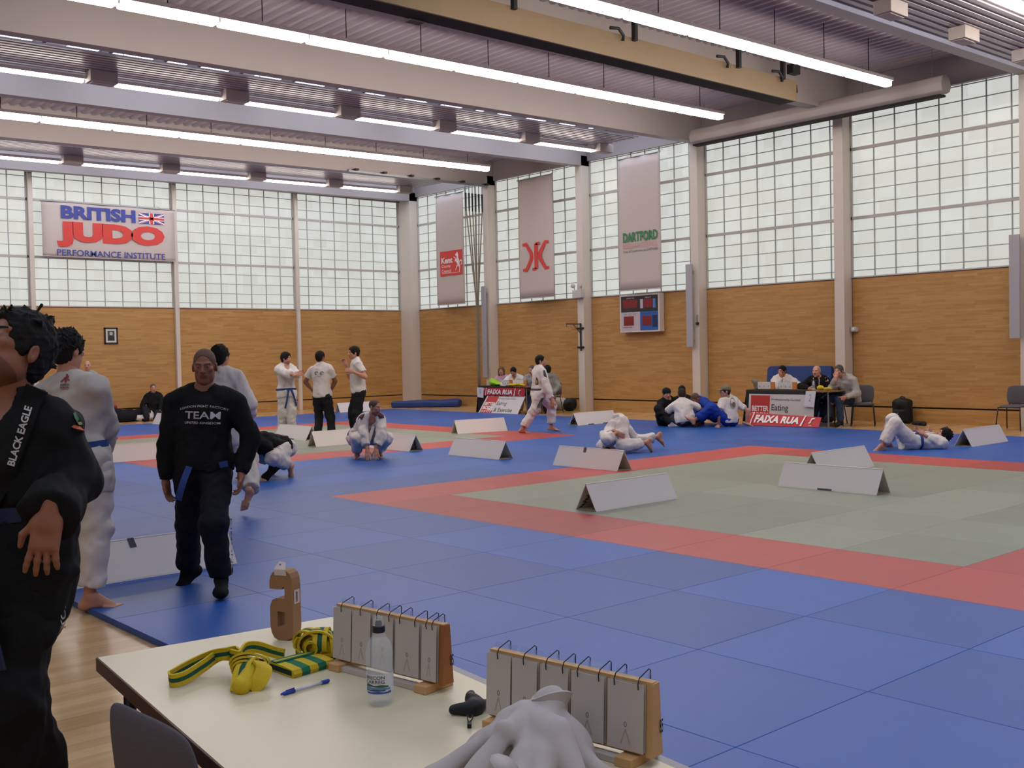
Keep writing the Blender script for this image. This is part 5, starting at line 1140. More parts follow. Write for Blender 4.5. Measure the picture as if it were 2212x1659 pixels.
def p22():
    t = 21.95
    B = person(dict(S, t=t, label='person leaning back on hands in white t-shirt and pale green cap', H=1.78, pel=(1576, 906, 0), neck=(1574, 860, -.06), phi=-150, head=-82, hc=(1566, 846, .0), handL=(1552, 919, .10), handR=(1612, 915, -.02), shL=(1560, 868, .02), shR=(1592, 869, -.10), elpL=W3(-.2, 0, .7), elpR=W3(.8, 0, .3), hdirL=W3(-.4, -.4, .8), hdirR=W3(.8, -.3, .3), palmL=-Z_, palmR=-Z_, curlL=.1, curlR=.1,
        footL=(1500, 908, .10), footR=(1503, 905, -.3), toeL=W3(-.6, .6, 0), toeR=W3(-.6, .6, -.2), knpL=W3(-.1, .8, .3), knpR=W3(-.1, 1, -.2), skin='fair', hair='short', hairc='brown', top=('tee', 'white'), bot=('gi', 'blue'), hem=-.08, seed=36, slv=.72, trend=.8, base=[*onz(1576, 919, MT)[:2], MT]))
    cap(B, CL['olive'], True)
    px = t/F_PX; c = atd(1584, 871, t-.1); G = [mat('logo_grey', '#8c8b90', .7), mat('logo_brown', '#6b5c48', .7)]; n = nrm(W3(.1, 0, 1)); pts = [(7*math.cos(a), 12*math.sin(a)) for a in np.linspace(0, 6.283, 15)[:-1]]
    print_on(B, B.topVF, '', c, RH*px, Z_*px, 1, 1, G[0], n, poly2=(pts, [tuple(range(14))]), name='back_print', lift=.012); print_on(B, B.topVF, '', c+(RH*1.5-Z_*3)*px, RH*px*.55, Z_*px*.45, 1, 1, G[1], n, poly2=(pts, [tuple(range(14))]), name='back_print', lift=.016)
def cap(B, m, peak):
    s = B.s; o = [('u', ell(B.Q(0, -.012, .045), B.A, [.090*s, .112*s, .092*s]), .01)]; F = Field(B.hc-.2, B.hc+.2, .009)
    for mo, pr, k in o: F.put(pr, k, mo)
    F.cut(B.Q(0, 0, .035 if peak else .02), -(B.hu+B.hf_*(-.1 if peak else -.12)))
    if peak: F.put(ell(B.Q(0, .125, .034), [B.hrr, nrm(B.hf_-B.hu*.15), nrm(B.hu+B.hf_*.15)], [.07*s, .075*s, .010*s]), .012)
    V, Fq = F.mesh(1); emit('cap' if peak else 'knitted_hat', V, Fq, m, B.t)
p22()
cap(B18, CL['navy'], False)
# lying man
person(dict(t=16.45, label='person lying on back in white gi with blue belt, knees raised', H=1.72, pel=(1968, 954, .0), neck=(2030, 955, -.02), fv=Z_*1.0+W3(-.1, 0, .1), hipv=nrm(W3(0, 0, 1)), hfv=W3(-.75, .62, .1), huv=W3(.65, .72, .15), hc=(2037, 941, .02), shd=.04, hair='bushy', hairc='black',
    handL=(2004, 938, -.12), handR=(1994, 937, .12), elpL=W3(.1, -.2, -.8), elpR=W3(.1, -.3, .8), hdirL=W3(.4, .7, -.1), hdirR=W3(-.5, .5, -.5), curlL=.8, curlR=.6, footL=(1920, 958, -.38), footR=(1905, 964, .18), toeL=W3(-.9, -.1, .2), toeR=W3(-.95, -.1, .15), knpL=W3(-.3, 1, -.1), knpR=W3(-.4, 1, .05),
    skin='fair', top=('gi', 'white'), bot=('gi', 'white'), hem=-.16, h=.012, hh=.009, seed=41, belt='blue', beltz=.10, slv=1.7, trend=.86, skirt=False, tails=((1, .18), (-1, .2)), base=[*onz(1975, 972, MT)[:2], MT]))
# far left: seated man and standing man by the back wall
person(dict(t=depth(ony(332, 895, 18.1)), label='person seated on floor by the back wall in black track jacket', H=1.75, pel=(332, 895, 0), neck=(331, 850, 0), phi=15, head=28, hc=(331, 839, .05), handL=(345, 887, .3), handR=(318, 888, .3), elpL=W3(.8, -.2, 0), elpR=W3(-.8, -.2, 0), footL=(338, 905, .75), footR=(318, 906, .7), toeL=W3(.2, .3, .8), toeR=W3(-.2, .3, .8), knpL=W3(.4, 1, .3), knpR=W3(-.4, 1, .3), skin='fair', hair='crop', hairc='grey', top=('sweat', 'black'), bot=('loose', 'dark'), hem=-.06, h=.017, hh=.011, seed=43, shoe='sock', base=[*ony(332, 905, 18.1)[:2], 0]))
person(dict(t=depth(ony(193, 852, 17.4)), label='bald person in grey t-shirt standing at far left by the wood wall', H=1.76, pel=(193, 852, 0), neck=(190, 804, 0), phi=10, head=15, hc=(189, 790, .05), handL=(210, 858, .1), handR=(176, 858, .1), elpL=W3(.9, 0, -.2), elpR=W3(-.9, 0, -.2), footL=(198, 911, 0), footR=(186, 912, 0), skin='pale', hair=None, top=('tee', 'greytee'), bot=('loose', 'dark'), h=.017, hh=.011, seed=44, base=[*ony(192, 915, 17.4)[:2], 0]))
# officials at the left table
person(dict(t=29.9, label='person with long brown hair in pink top behind the left table', H=1.65, pel=(1090, 858, -.1), neck=(1087, 812, 0), phi=-15, head=-10, hc=(1083, 801.5, .05), handL=(1100, 838, .25), handR=(1076, 838, .25), elpL=W3(.9, -.2, 0), elpR=W3(-.9, -.2, 0), footL=(1096, 888, .4), footR=(1082, 888, .4), knpL=W3(.1, .5, 1), knpR=W3(-.1, .5, 1), skin='fair', hair='long', hairc='light', top=('sweat', 'pink'), bot=('jeans', 'dark'), h=.016, hh=.010, seed=45, shoe='dark', base=[*onz(1090, 884, 0)[:2], 0]))
person(dict(t=29.4, label='dark haired person in white gi bent over the left table', H=1.76, pel=(1118, 860, -.2), neck=(1112, 812, .05), phi=-20, head=-18, hpitch=-30, hc=(1109, 803, .15), handL=(1128, 838, .3), handR=(1100, 838, .3), elpL=W3(.9, -.2, 0), elpR=W3(-.9, -.2, 0), footL=(1122, 889, .4), footR=(1108, 889, .4), knpL=W3(.1, .5, 1), knpR=W3(-.1, .5, 1), skin='fair', hair='short', hairc='black', top=('gi', 'white'), bot=('gi', 'white'), h=.015, hh=.010, seed=46, skirt=False, base=[*onz(1118, 888, 0)[:2], 0]))
person(dict(t=28.9, label='balding person in checked shirt at left table, behind the striding man', H=1.78, pel=(1150, 858, -.2), neck=(1151, 812, .0), phi=-25, head=-35, hpitch=-15, hc=(1149, 799, .08), handL=(1160, 842, .3), handR=(1140, 840, .3), elpL=W3(.9, -.2, 0), elpR=W3(-.9, -.2, 0), footL=(1158, 889, .4), footR=(1144, 889, .4), knpL=W3(.1, .5, 1), knpR=W3(-.1, .5, 1), skin='fair', hair='crop', hairc='grey', top=('sweat', 'plaid'), bot=('jeans', 'jeans'), h=.016, hh=.010, seed=47, shoe='dark', base=[*onz(1150, 890, 0)[:2], 0]))
person(dict(t=28.3, label='person in grey hooded top right behind the striding man', H=1.74, pel=(1186, 856, -.1), neck=(1184, 811, .0), phi=-160, head=-140, hc=(1182, 799, .0), handL=(1174, 846, .1), handR=(1194, 850, .1), elpL=W3(-.6, -.2, -.3), elpR=W3(.9, -.2, 0), footL=(1182, 890, -.3), footR=(1192, 890, -.3), knpL=W3(-.1, .5, -1), knpR=W3(.1, .5, -1), skin='fair', hair='full', hairc='black', top=('hoodie', 'greyhood'), bot=('jeans', 'dark'), h=.016, hh=.010, seed=48, shoe='dark', base=[*onz(1186, 893, 0)[:2], 0]))
# officials at the right table
person(dict(t=23.5, label='person in white top behind the right table, hand held to chin', H=1.75, pel=(1692, 860, -.1), neck=(1690, 813, 0), phi=-15, head=-48, hpitch=-4, hc=(1689.5, 802, .06), handL=(1708, 836, .3), handR=(1688, 815, .2), elpL=W3(.9, -.2, 0), elpR=W3(-.4, -1, .5), hdirR=W3(0, 1, -.1), curlR=1.1, footL=(1700, 890, .4), footR=(1684, 890, .4), knpL=W3(.1, .5, 1), knpR=W3(-.1, .5, 1), skin='fair', hair='short', hairc='black', top=('sweat', 'white'), bot=('jeans', 'jeans'), h=.015, hh=.009, seed=51, shoe='dark', base=[*onz(1692, 894, 0)[:2], 0]))
def p24():
    t = 22.7
    B = person(dict(t=t, label='bald person in black hooded top with red print at the right table', H=1.80, pel=(1768, 866, -.1), neck=(1768, 816, 0), phi=-20, head=-40, hc=(1764, 802.5, .06), handL=(1782, 842, .3), handR=(1748, 840, .3), elpL=W3(.9, -.3, 0), elpR=W3(-.9, -.2, 0), footL=(1775, 900, .4), footR=(1760, 900, .4), knpL=W3(.1, .5, 1), knpR=W3(-.1, .5, 1), skin='pale', hair=None, top=('hoodie', 'black'), bot=('jeans', 'jeans'), h=.014, hh=.009, seed=52, shoe='dark', fat=1.08, base=[*onz(1768, 902, 0)[:2], 0]))
    px = t/F_PX; n = NH; c = atd(1761, 827, t-.2); print_on(B, B.topVF, '', c, RH*px, Z_*px, 1, 1, mat('print_red_black', '#7e2c28', .7), n, poly2=([(-5, -9), (6, -9), (6, 5), (-5, 5)], [(0, 1, 2, 3)]), name='chest_print', lift=.01)
    for u in (1757, 1769): MB().tube([atd(u, 816, t-.2), atd(u+.5, 824, t-.24), atd(u, 831, t-.24)], .006, 5).build('drawstring', WHITE, B.t)
    c = atd(1786, 819, t-.15); print_on(B, B.topVF, '', c, RH*px, Z_*px, 1, 1, SALMON, n, poly2=([(-3, -5), (4, -4), (2, 5), (-3, 4)], [(0, 1, 2, 3)]), name='sleeve_print', lift=.01)
p24()
person(dict(t=21.9, label='grey haired person in pale grey hooded top and jeans seated sideways, hand on cheek', H=1.82, pel=(1838, 864, -.1), neck=(1822, 814, 0), phi=-52, head=-45, hc=(1812, 802, .08), handL=(1826, 858, .25), handR=(1806, 816, .22), elpL=W3(.7, -.7, .2), elpR=W3(-.6, -1, .3), hdirR=W3(.1, 1, -.1), curlR=.6, palmR=W3(.5, 0, -.6), footL=(1815, 909, .15), footR=(1792, 902, .0), toeL=W3(-.7, -.1, .7), toeR=W3(-.8, 0, .5), knpL=W3(-.9, .6, .5), knpR=W3(-1, .4, .5), skin='fair', hair='short', hairc='grey', top=('hoodie', 'grey'), bot=('jeans', 'jeans'), hem=-.06, h=.013, hh=.009, seed=53, shoe='dark', fat=1.1, shw=1.1, base=[*onz(1825, 912, 0)[:2], 0]))
# ================================================================ chairs
CHG = mat('chair_grey_fabric', '#545055', .8, var=.06, vscale=40, bump=.2, bscale=300); CHM = mat('chair_metal', '#26262a', .35, metal=.3)
def pad(mb, W, H, th, f):
    """cushion: f(y, z, side) -> point"""
    n = 8; idx = {}
    for side in (0, 1):
        for i in range(n+1):
            for j in range(n+1):
                u, v = 2*i/n-1, 2*j/n-1; y = W/2*u*(1-.10*v**4); z = H/2*v*(1-.10*u**4); e = 1-max(abs(u), abs(v))**6*.7; idx[side, i, j] = len(idx); mb_v = f(y, z, (side-.5)*th*e); mb._t.append(mb_v)
def chair(o, yaw, label, group='grey padded chairs', zs=1.0):
    o = np.asarray(o, float); c, s = math.cos(yaw), math.sin(yaw); X = lambda x, y, z: o+np.array([x*c-y*s, x*s+y*c, z])
    t = thing('chair', label, 'chair', o, group)
    def cushion(name, W, H, th, f):
        n = 8; vs = []; fs = []
        for sd in (0, 1):
            for i in range(n+1):
                for j in range(n+1):
                    u, v = 2*i/n-1, 2*j/n-1; e = (1-abs(u)**5)*(1-abs(v)**5); vs.append(f(W/2*u*(1-.13*v**4), H/2*v*(1-.13*u**4), (sd-.5)*th*(.25+.75*e)))
        k = lambda sd, i, j: sd*(n+1)**2+i*(n+1)+j
        for i in range(n):
            for j in range(n): fs += [(k(0, i, j), k(0, i, j+1), k(0, i+1, j+1), k(0, i+1, j)), (k(1, i, j), k(1, i+1, j), k(1, i+1, j+1), k(1, i, j+1))]
        for i in range(n):
            for a in ((lambda q: (i, 0), lambda q: (i+1, 0)), (lambda q: (i+1, n), lambda q: (i, n)), (lambda q: (0, i+1), lambda q: (0, i)), (lambda q: (n, i), lambda q: (n, i+1))):
                p, q = a[0](0), a[1](0); fs.append((k(0, *p), k(0, *q), k(1, *q), k(1, *p)))
        return MB().add(vs, fs).build(name, CHG, t, smooth=True, subsurf=1)
    cushion('seat', .43, .42, .055, lambda a, b, d: X(b, a, .455+d-.02*(b/.2)**2*.5))
    cushion('backrest', .43, .36, .045, lambda a, b, d: X(-.225-.10*b+d*1.0-.25*a*a*0+.35*a*a, a, .655+b))
    for sg in (-1, 1):
        MB().tube([X(.20, sg*.20, .44), X(.24, sg*.23, .01)], .011, 8).build('leg', CHM, t, smooth=True); MB().tube([X(-.16, sg*.20, .44), X(-.24, sg*.23, .01)], .011, 8).build('leg', CHM, t, smooth=True)
        MB().tube([X(-.18, sg*.17, .42), X(-.235, sg*.17, .52), X(-.245, sg*.17, .62)], .010, 8).build('back_support', CHM, t, smooth=True)
    for x in (.20, -.16): MB().tube([X(x, -.20, .435), X(x, .20, .435)], .010, 8).build('seat_frame', CHM, t, smooth=True)
    return t
chair((-5.26, -8.20, 0), 0.08, 'near grey padded chair pushed in at the long side of the cream table')
chair((-5.28, -8.80, 0), 0.08, 'grey padded chair at the bottom edge, just its backrest top showing')
chair((13.72, -1.78, 0), math.pi-.0, 'empty grey chair by the wood wall at far right')
chair((13.30, 1.08, 0), math.pi+.5, 'grey chair under the seated person in pale hooded top')
for (x, y, lb) in ((13.35, 11.9, 'grey chair behind left table, under the person in pink'), (13.35, 11.2, 'grey chair behind left table, under the person in white gi'), (13.35, 10.45, 'grey chair behind left table, under the person in checked shirt'), (13.4, 2.75, 'grey chair behind right table, under the person in white top'), (13.35, 1.85, 'grey chair behind right table, under the bald person')):
    chair((x, y, 0), math.pi, lb)
# ================================================================ far tables, signs
BCL = mat('black_tablecloth', '#151517', .85, bump=.2, bscale=30); TBT = mat('table_wood_edge', '#8a6a4a', .5); REDB = mat('sign_red', '#b5302e', .5); REDB2 = mat('banner_red', '#b02a34', .55); SIGNW = mat('sign_white', '#c9c2bf', .5)
def far_table(y0, y1, label, clabel):
    t = thing('table', label, 'table', (12.8, (y0+y1)/2, 0)); x0, x1 = 12.44, 13.1
    MB().box((x0, y0, .72), (x1, y1, .745)).build('tabletop', TBT, t)
    for x in (x0+.06, x1-.06):
        for y in (y0+.08, y1-.08): MB().tube([(x, y, 0), (x, y, .72)], .016, 8).build('leg', STEEL, t)
    c = thing('tablecloth', clabel, 'tablecloth', (12.42, (y0+y1)/2, 0)); n = 40; vs = []; fs = []; ya, yb = y0+.55, y1+.012
    for k, z in enumerate((.749, .748, .74, .5, .25, .012)):
        for i in range(n+1):
            y = ya+(yb-ya)*i/n; w = .012*math.sin(i*.9)*(max(0, k-2)/3); vs.append((12.425-.012*min(k, 2)+w-.01 if k else 12.78, y, z))
    for k in range(5): fs += [(k*(n+1)+i, k*(n+1)+i+1, (k+1)*(n+1)+i+1, (k+1)*(n+1)+i) for i in range(n)]
    o = MB().add(vs, fs).build('cloth', BCL, c, smooth=True); o.modifiers.new('s', 'SOLIDIFY').thickness = .004
    sd = MB().add([(12.41, yb, .75), (12.9, yb, .75), (12.85, yb+.06, .012), (12.38, yb+.10, .012)], [(0, 1, 2, 3)]).build('side_drop', BCL, c); sd.modifiers.new('s', 'SOLIDIFY').thickness = .004
far_table(10.40, 12.36, 'long table on the left with red banner on its front', 'black cloth over the left table')
far_table(1.30, 3.30, 'long table on the right with white sign on its front', 'black cloth over the right table')
def board4(name, label, BL, BR, TR, TL, m, cat='sign', th=.012):
    BL, BR, TR, TL = [np.asarray(q, float) for q in (BL, BR, TR, TL)]; nn = nrm(np.cross(BR-BL, TL-BL)); t = thing(name, label, cat, (BL+BR)/2)
    P = lambda x, y, l=0.004: (BL*(1-x)+BR*x)*(1-y)+(TL*(1-x)+TR*x)*y+nn*l
    MB().hexa([BL-nn*th, BR-nn*th, TR-nn*th, TL-nn*th, BL, BR, TR, TL]).build('panel', m, t); return t, P
def tx4(mb, P, s, x0, y0, x1, y1, bold=.02, shear=0, l=.004):
    vs, fs = text_geo(s, bold, shear); mb.add([P(x0+(x1-x0)*x, y0+(y1-y0)*y, l) for x, y in vs], fs)
def shop_sign(label, *c):
    t, P = board4('sign_board', label, *c, SIGNW)
    m = MB(); m.add([P(.035, .04, .002), P(.335, .04, .002), P(.335, .955, .002), P(.035, .955, .002)], [(0, 1, 2, 3)]); m.build('red_panel', REDB, t)
    m = MB(); tx4(m, P, 'BETTER', .055, .45, .32, .62, .03); tx4(m, P, 'BODY', .055, .235, .32, .41, .035); tx4(m, P, 'S H O P', .06, .075, .31, .185, .02); m.build('white_lettering', WHITE, t)
    m = MB(); tx4(m, P, 'Professionally Guided', .36, .78, .80, .87, .0); tx4(m, P, 'Eating', .365, .42, .62, .68, .012); tx4(m, P, '& Exercise', .365, .12, .83, .33, .012); m.build('dark_lettering', INKG, t)
shop_sign('white and red shop sign leaning against the left table', (12.08, 12.02, .012), (12.10, 10.42, .012), (12.40, 10.42, .49), (12.40, 11.98, .49))
shop_sign('white and red shop sign standing against the right table front', (12.32, 3.22, .012), (12.32, 1.62, .012), (12.38, 1.62, .665), (12.38, 3.22, .665))
def faixa(label, name, *c):
    t, P = board4(name, label, *c, REDB2, 'banner', .004)
    P0 = P; P = lambda x, y, l=.022: P0(x, y, l)
    m = MB(); tx4(m, P, 'FAIXA RUA', .10, .16, .72, .80, .045, .25, .022); m.add([P(.045, .0), P(.06, .0), P(.095, 1), P(.08, 1)], [(0, 1, 2, 3)]); m.add([P(.745, 0), P(.77, .0), P(.805, 1), P(.79, 1)], [(0, 1, 2, 3)])
    m.add([P(.86, .25), P(.875, .25), P(.90, .8), P(.885, .8)], [(0, 1, 2, 3)]); m.add([P(.885, .65), P(.925, .7), P(.93, .8), P(.89, .8)], [(0, 1, 2, 3)]); m.add([P(.85, .3), P(.88, .42), P(.895, .40), P(.865, .25)], [(0, 1, 2, 3)]); tx4(m, P, 'FR', .86, .08, .90, .18, 0)
    tx4(m, P, 'F', .012, .68, .03, .9, .03); m.build('white_lettering', WHITE, t)
faixa('red banner with white slanted lettering hung on the left table', 'banner', (12.375, 12.10, .49), (12.375, 10.42, .49), (12.385, 10.42, .70), (12.385, 12.13, .70))
faixa('red banner with white slanted lettering leaning low at right table', 'banner', (11.70, 2.80, .052), (11.90, 1.22, .052), (12.10, 1.28, .235), (12.06, 3.0, .29))
PAPER = mat('paper', '#c6c3c8', .7)
t, P = board4('paper_sheet', 'white paper sheet taped at the right table corner', (12.30, 1.82, .43), (12.30, 1.58, .42), (12.36, 1.57, .74), (12.36, 1.80, .74), PAPER, 'paper', .003); m = MB(); tx4(m, P, '2', .38, .35, .62, .80, .0); m.build('number', mat('pencil_grey', '#8f8f9a', .7), t)
t, P = board4('paper_sheet', 'white paper sheet taped at the left table corner', (12.35, 12.36, .44), (12.35, 12.10, .42), (12.37, 12.11, .70), (12.37, 12.40, .71), PAPER, 'paper', .003); m = MB(); tx4(m, P, '1', .42, .35, .55, .80, .0); m.build('number', MATS['pencil_grey'], t)
CARD = mat('score_card', '#d6d0ca', .5); ORW = mat('orange_wood', '#c27a3e', .5)
def far_flip(y, x, label, n=3):
    t = thing('flip_scoreboard', label, 'scoreboard', (x, y, .75), 'flip scoreboards'); w = .11
    MB().box((x+.012, y-w*(n+.9), .75), (x+.035, y, .775)).build('base', TBT, t)
    for k in range(n): MB().box((x, y-w*(k+1)+.006, .765), (x+.012, y-w*k, .915)).build('score_card', CARD, t); 
    for k in range(n):
        m = MB(); put_text(m, '0', (x-.001, y-w*(k+.38), .80), -Y_, Z_, .022, .04, .01); m.build('number', INK, t)
    MB().box((x-.004, y-w*(n+.85), .76), (x+.03, y-w*n, .915)).build('wood_end', ORW, t)
far_flip(3.12, 12.55, 'flip scoreboard on right table, left of the two'); far_flip(2.58, 12.55, 'flip scoreboard on right table, right of the two')
far_flip(11.55, 12.55, 'flip scoreboard on left table, left of the two'); far_flip(10.98, 12.55, 'flip scoreboard on left table, right of the two')
def blob(name, label, cat, prims, m, base, h=.012, wr=None, part='body', group=None, cuts=()):
    t = thing(name, label, cat, base, group); V, Fq = run(prims, h, wr, cuts); emit(part, V, Fq, m, t); return t
E3 = [X_, Y_, Z_]; U = lambda *a: ('u',)+a
LIME = mat('lime_fabric', '#8fbf1e', .6, bump=.3, bscale=40); YEL = mat('belt_yellow', '#c9ad18', .75, bump=.3, bscale=260); GRN = mat('belt_green', '#14503c', .75, bump=.3, bscale=260)
blob('bag', 'lime green crumpled bag on the left table', 'bag', [U(ell((12.66, 11.95, .82), E3, (.12, .17, .075)), .05), U(ell((12.66, 12.05, .86), E3, (.10, .10, .09)), .05), U(ell((12.66, 11.75, .79), E3, (.1, .14, .04)), .05)], LIME, (12.66, 11.9, .75), .011, (.012, 40, 3), cuts=[((0, 0, .752), (0, 0, -1))])
blob('belt', 'yellow belt heap on left table between the flip scoreboards', 'belt', [U(cone((12.5, 11.05, .775), (12.5, 10.75, .80), .03, .03), .03), U(cone((12.5, 10.75, .80), (12.5, 10.55, .77), .03, .025), .03), U(cone((12.48, 11.15, .78), (12.52, 10.95, .80), .03, .03), .03)], YEL, (12.5, 10.9, .75), .010, (.008, 50, 3), cuts=[((0, 0, .752), (0, 0, -1))])
blob('belt', 'yellow rolled belt on the right table beside the bottle', 'belt', [U(ell((12.6, 1.62, .80), E3, (.06, .08, .05)), .03), U(ell((12.6, 1.45, .785), E3, (.05, .09, .035)), .03)], YEL, (12.6, 1.55, .75), .010, (.008, 60, 3), cuts=[((0, 0, .752), (0, 0, -1))])
blob('bundle', 'grey brown bundle at the left end of the right table', 'bundle', [U(cone((12.62, 3.2, .78), (12.62, 3.22, .90), .045, .06), .03), U(ell((12.62, 3.27, .93), E3, (.05, .05, .05)), .03)], mat('bundle_grey', '#7d715f', .8), (12.62, 3.2, .75), .010, (.006, 60, 3), cuts=[((0, 0, .752), (0, 0, -1))])
PLASTIC = mat('clear_plastic', '#dfe6ea', .05, spec=.8, alpha=.20); CAPM = mat('cap_navy', '#161c30', .4); WATER = mat('water', '#e8eef2', .02, spec=.6, alpha=.10)
t = thing('water_bottle', 'clear water bottle on the right far table', 'bottle', (12.6, 1.78, .75)); MB().lathe([(.034, 0), (.036, .02), (.034, .08), (.036, .14), (.02, .19), (.014, .2)], (12.6, 1.78, .75), 14).build('bottle_body', PLASTIC, t, smooth=True); MB().lathe([(.016, .2), (.016, .225), (.008, .23)], (12.6, 1.78, .75), 12).build('cap', CAPM, t)
# ================================================================ things along the walls
BM = mat('crash_mat_blue', '#1f3a78', .5, bump=.15, bscale=12); BMD = mat('crash_mat_side', '#15244c', .5)
d = nrm([.69, -.73, 0]); w = nrm([.73, .69, 0]); c0 = np.array([12.66, 17.02, 0]); L_ = 2.15
o = [U(rbox(c0+d*L_*.5+w*.32+Z_*.10, [d, w, Z_], [L_*.5, .32, .10], .05), .02), U(ell(c0+d*L_*.86+w*.3+Z_*.17, [d, w, Z_], [.34, .28, .08]), .06), U(ell(c0+d*L_*.5+w*.3+Z_*.16, [d, w, Z_], [.5, .28, .07]), .06)]
blob('crash_mat', 'low blue crash mat lying on floor in the hall corner', 'mat', o, BM, c0, .02, (.008, 12, 4), cuts=[((0, 0, .002), (0, 0, -1))])
t = thing('crash_mat', 'blue crash mat leaning upright behind the right table', 'mat', (14.3, 3.4, 0)); m = MB(); pts = []
for cy, cz, a0 in ((2.60, 1.12, 0), (4.10, 1.12, 90), (4.10, .12, 180), (2.60, .12, 270)):
    for k in range(5): a = math.radians(a0+22.5*k); pts.append((cy-.1*math.cos(a), cz+.1*math.sin(a)))
m.prism([(y, z) for y, z in pts], (14.30, 0, 0), Y_, nrm([.10, 0, 1]), X_, .12).build('pad', BM, t, bevel=.02)
NYL = mat('black_nylon', '#131315', .6, bump=.2, bscale=60); WBAG = mat('white_bag', '#b3aca6', .6)
t = blob('backpack', 'black backpack standing against the wood wall behind the lying man', 'backpack', [U(rbox((14.40, .82, .25), E3, (.13, .19, .25), .08), .03), U(ell((14.36, .82, .40), E3, (.14, .15, .15)), .06), U(rbox((14.27, .82, .16), E3, (.06, .14, .13), .04), .03)], NYL, (14.38, .82, 0), .013, (.006, 30, 3))
MB().tube([(14.40, .88, .49), (14.40, .87, .545), (14.40, .82, .565), (14.40, .77, .545), (14.40, .76, .49)], .010, 6).build('handle', NYL, t); MB().box((14.20, .81, .20), (14.212, .83, .235)).build('logo_tab', mat('tab_grey', '#8a8a88', .5), t)
for k in (-1, 1): MB().tube([(14.5, .82+k*.12, .45), (14.42, .82+k*.2, .3), (14.42, .82+k*.19, .08)], .018, 6).build('strap', NYL, t)
for i, (x, y) in enumerate(((14.12, .42), (14.05, .28))):
    blob('slipper', 'black slipper on floor right of the backpack, %s' % ('nearer the backpack' if i == 0 else 'farther from the backpack'), 'slipper', [U(cone((x, y, .03), (x-.1, y-.18, .025), .045, .04), .03), U(ell((x-.06, y-.12, .05), E3, (.06, .08, .035)), .03)], NYL, (x, y, 0), .011, cuts=[((0, 0, .001), (0, 0, -1))], group='slippers')
t = blob('sports_bag', 'white and black kit bag on floor left of the white column', 'bag', [U(cone((14.0, 11.35, .20), (14.15, 10.85, .20), .19, .18), .05)], WBAG, (14.05, 11.1, 0), .014, (.012, 18, 3), cuts=[((0, 0, .002), (0, 0, -1))])
MB().ribbon([(13.87, 11.32, .10), (13.82, 11.25, .22), (13.85, 11.1, .36), (13.92, 10.95, .38)], [nrm([.1, .5, .3])]*4, .13, .012).build('flap', [NYL]*2, t); MB().ribbon([(13.86, 11.1, .06), (13.84, 11.08, .2), (13.88, 11.06, .33)], [Y_]*3, .07, .012).build('strap', [NYL]*2, t)
blob('bag', 'dark soft bag tucked beside the kit bag and column', 'bag', [U(ell((14.22, 10.62, .17), E3, (.2, .2, .18)), .05), U(ell((14.2, 10.5, .25), E3, (.14, .12, .12)), .05)], NYL, (14.2, 10.6, 0), .014, (.012, 22, 5), cuts=[((0, 0, .002), (0, 0, -1)), ((14.345, 0, 0), (1, 0, 0))])
t = blob('bag', 'dark bag on floor at the right edge below the column', 'bag', [U(ell((14.0, -2.18, .17), E3, (.18, .24, .19)), .05), U(ell((14.0, -2.25, .27), E3, (.12, .15, .12)), .05)], mat('bag_navy', '#191b26', .6), (14.0, -2.2, 0), .014, (.012, 22, 6), cuts=[((0, 0, .002), (0, 0, -1))])
MB().lathe([(.03, 0), (.05, .01), (.03, .02)], (13.85, -2.02, .24), 10, (-1, -.3, .2)).build('tag', WBAG, t)
# heap of clothes at the far left
hp = lambda u, v, z=0: np.array([ony(u, v, 18.15)[0], 18.15, 0])+np.array([0, -(v-905)*.05, 0])
blob('clothes_heap', 'heap of dark clothes and bags by the far left wall', 'clothes', [U(ell(hp(262, 908)+Z_*.14, E3, (.34, .3, .17)), .1), U(ell(hp(285, 904)+Z_*.16, E3, (.4, .3, .16)), .1), U(ell(hp(305, 902)+Z_*.14, E3, (.36, .25, .12)), .1), U(ell(hp(246, 909)+Z_*.2, E3, (.16, .2, .22)), .1)], CL['navy'], hp(275, 906), .022, (.03, 14, 3), cuts=[((0, 0, .003), (0, 0, -1))])
blob('jacket_heap', 'crumpled white gi jacket lying beside the dark clothes heap', 'clothes', [U(ell(hp(318, 911)+Z_*.08, E3, (.42, .22, .11)), .1), U(cone(hp(283, 909)+Z_*.08, hp(300, 912)+Z_*.05, .06, .07), .08), U(cone(hp(312, 909)+Z_*.16, hp(335, 905)+Z_*.22, .09, .08), .1)], CL['white'], hp(315, 911), .016, (.022, 22, 5), cuts=[((0, 0, .003), (0, 0, -1))])
blob('red_cloth', 'small red cloth on top of the dark clothes heap', 'cloth', [U(ell(hp(243, 906)+Z_*.42, E3, (.12, .12, .07)), .05), U(cone(hp(243, 906)+Z_*.4, hp(247, 908)+Z_*.25, .06, .05), .05)], mat('red_cloth', '#8c2c28', .8), hp(243, 906), .014, (.01, 40, 5))
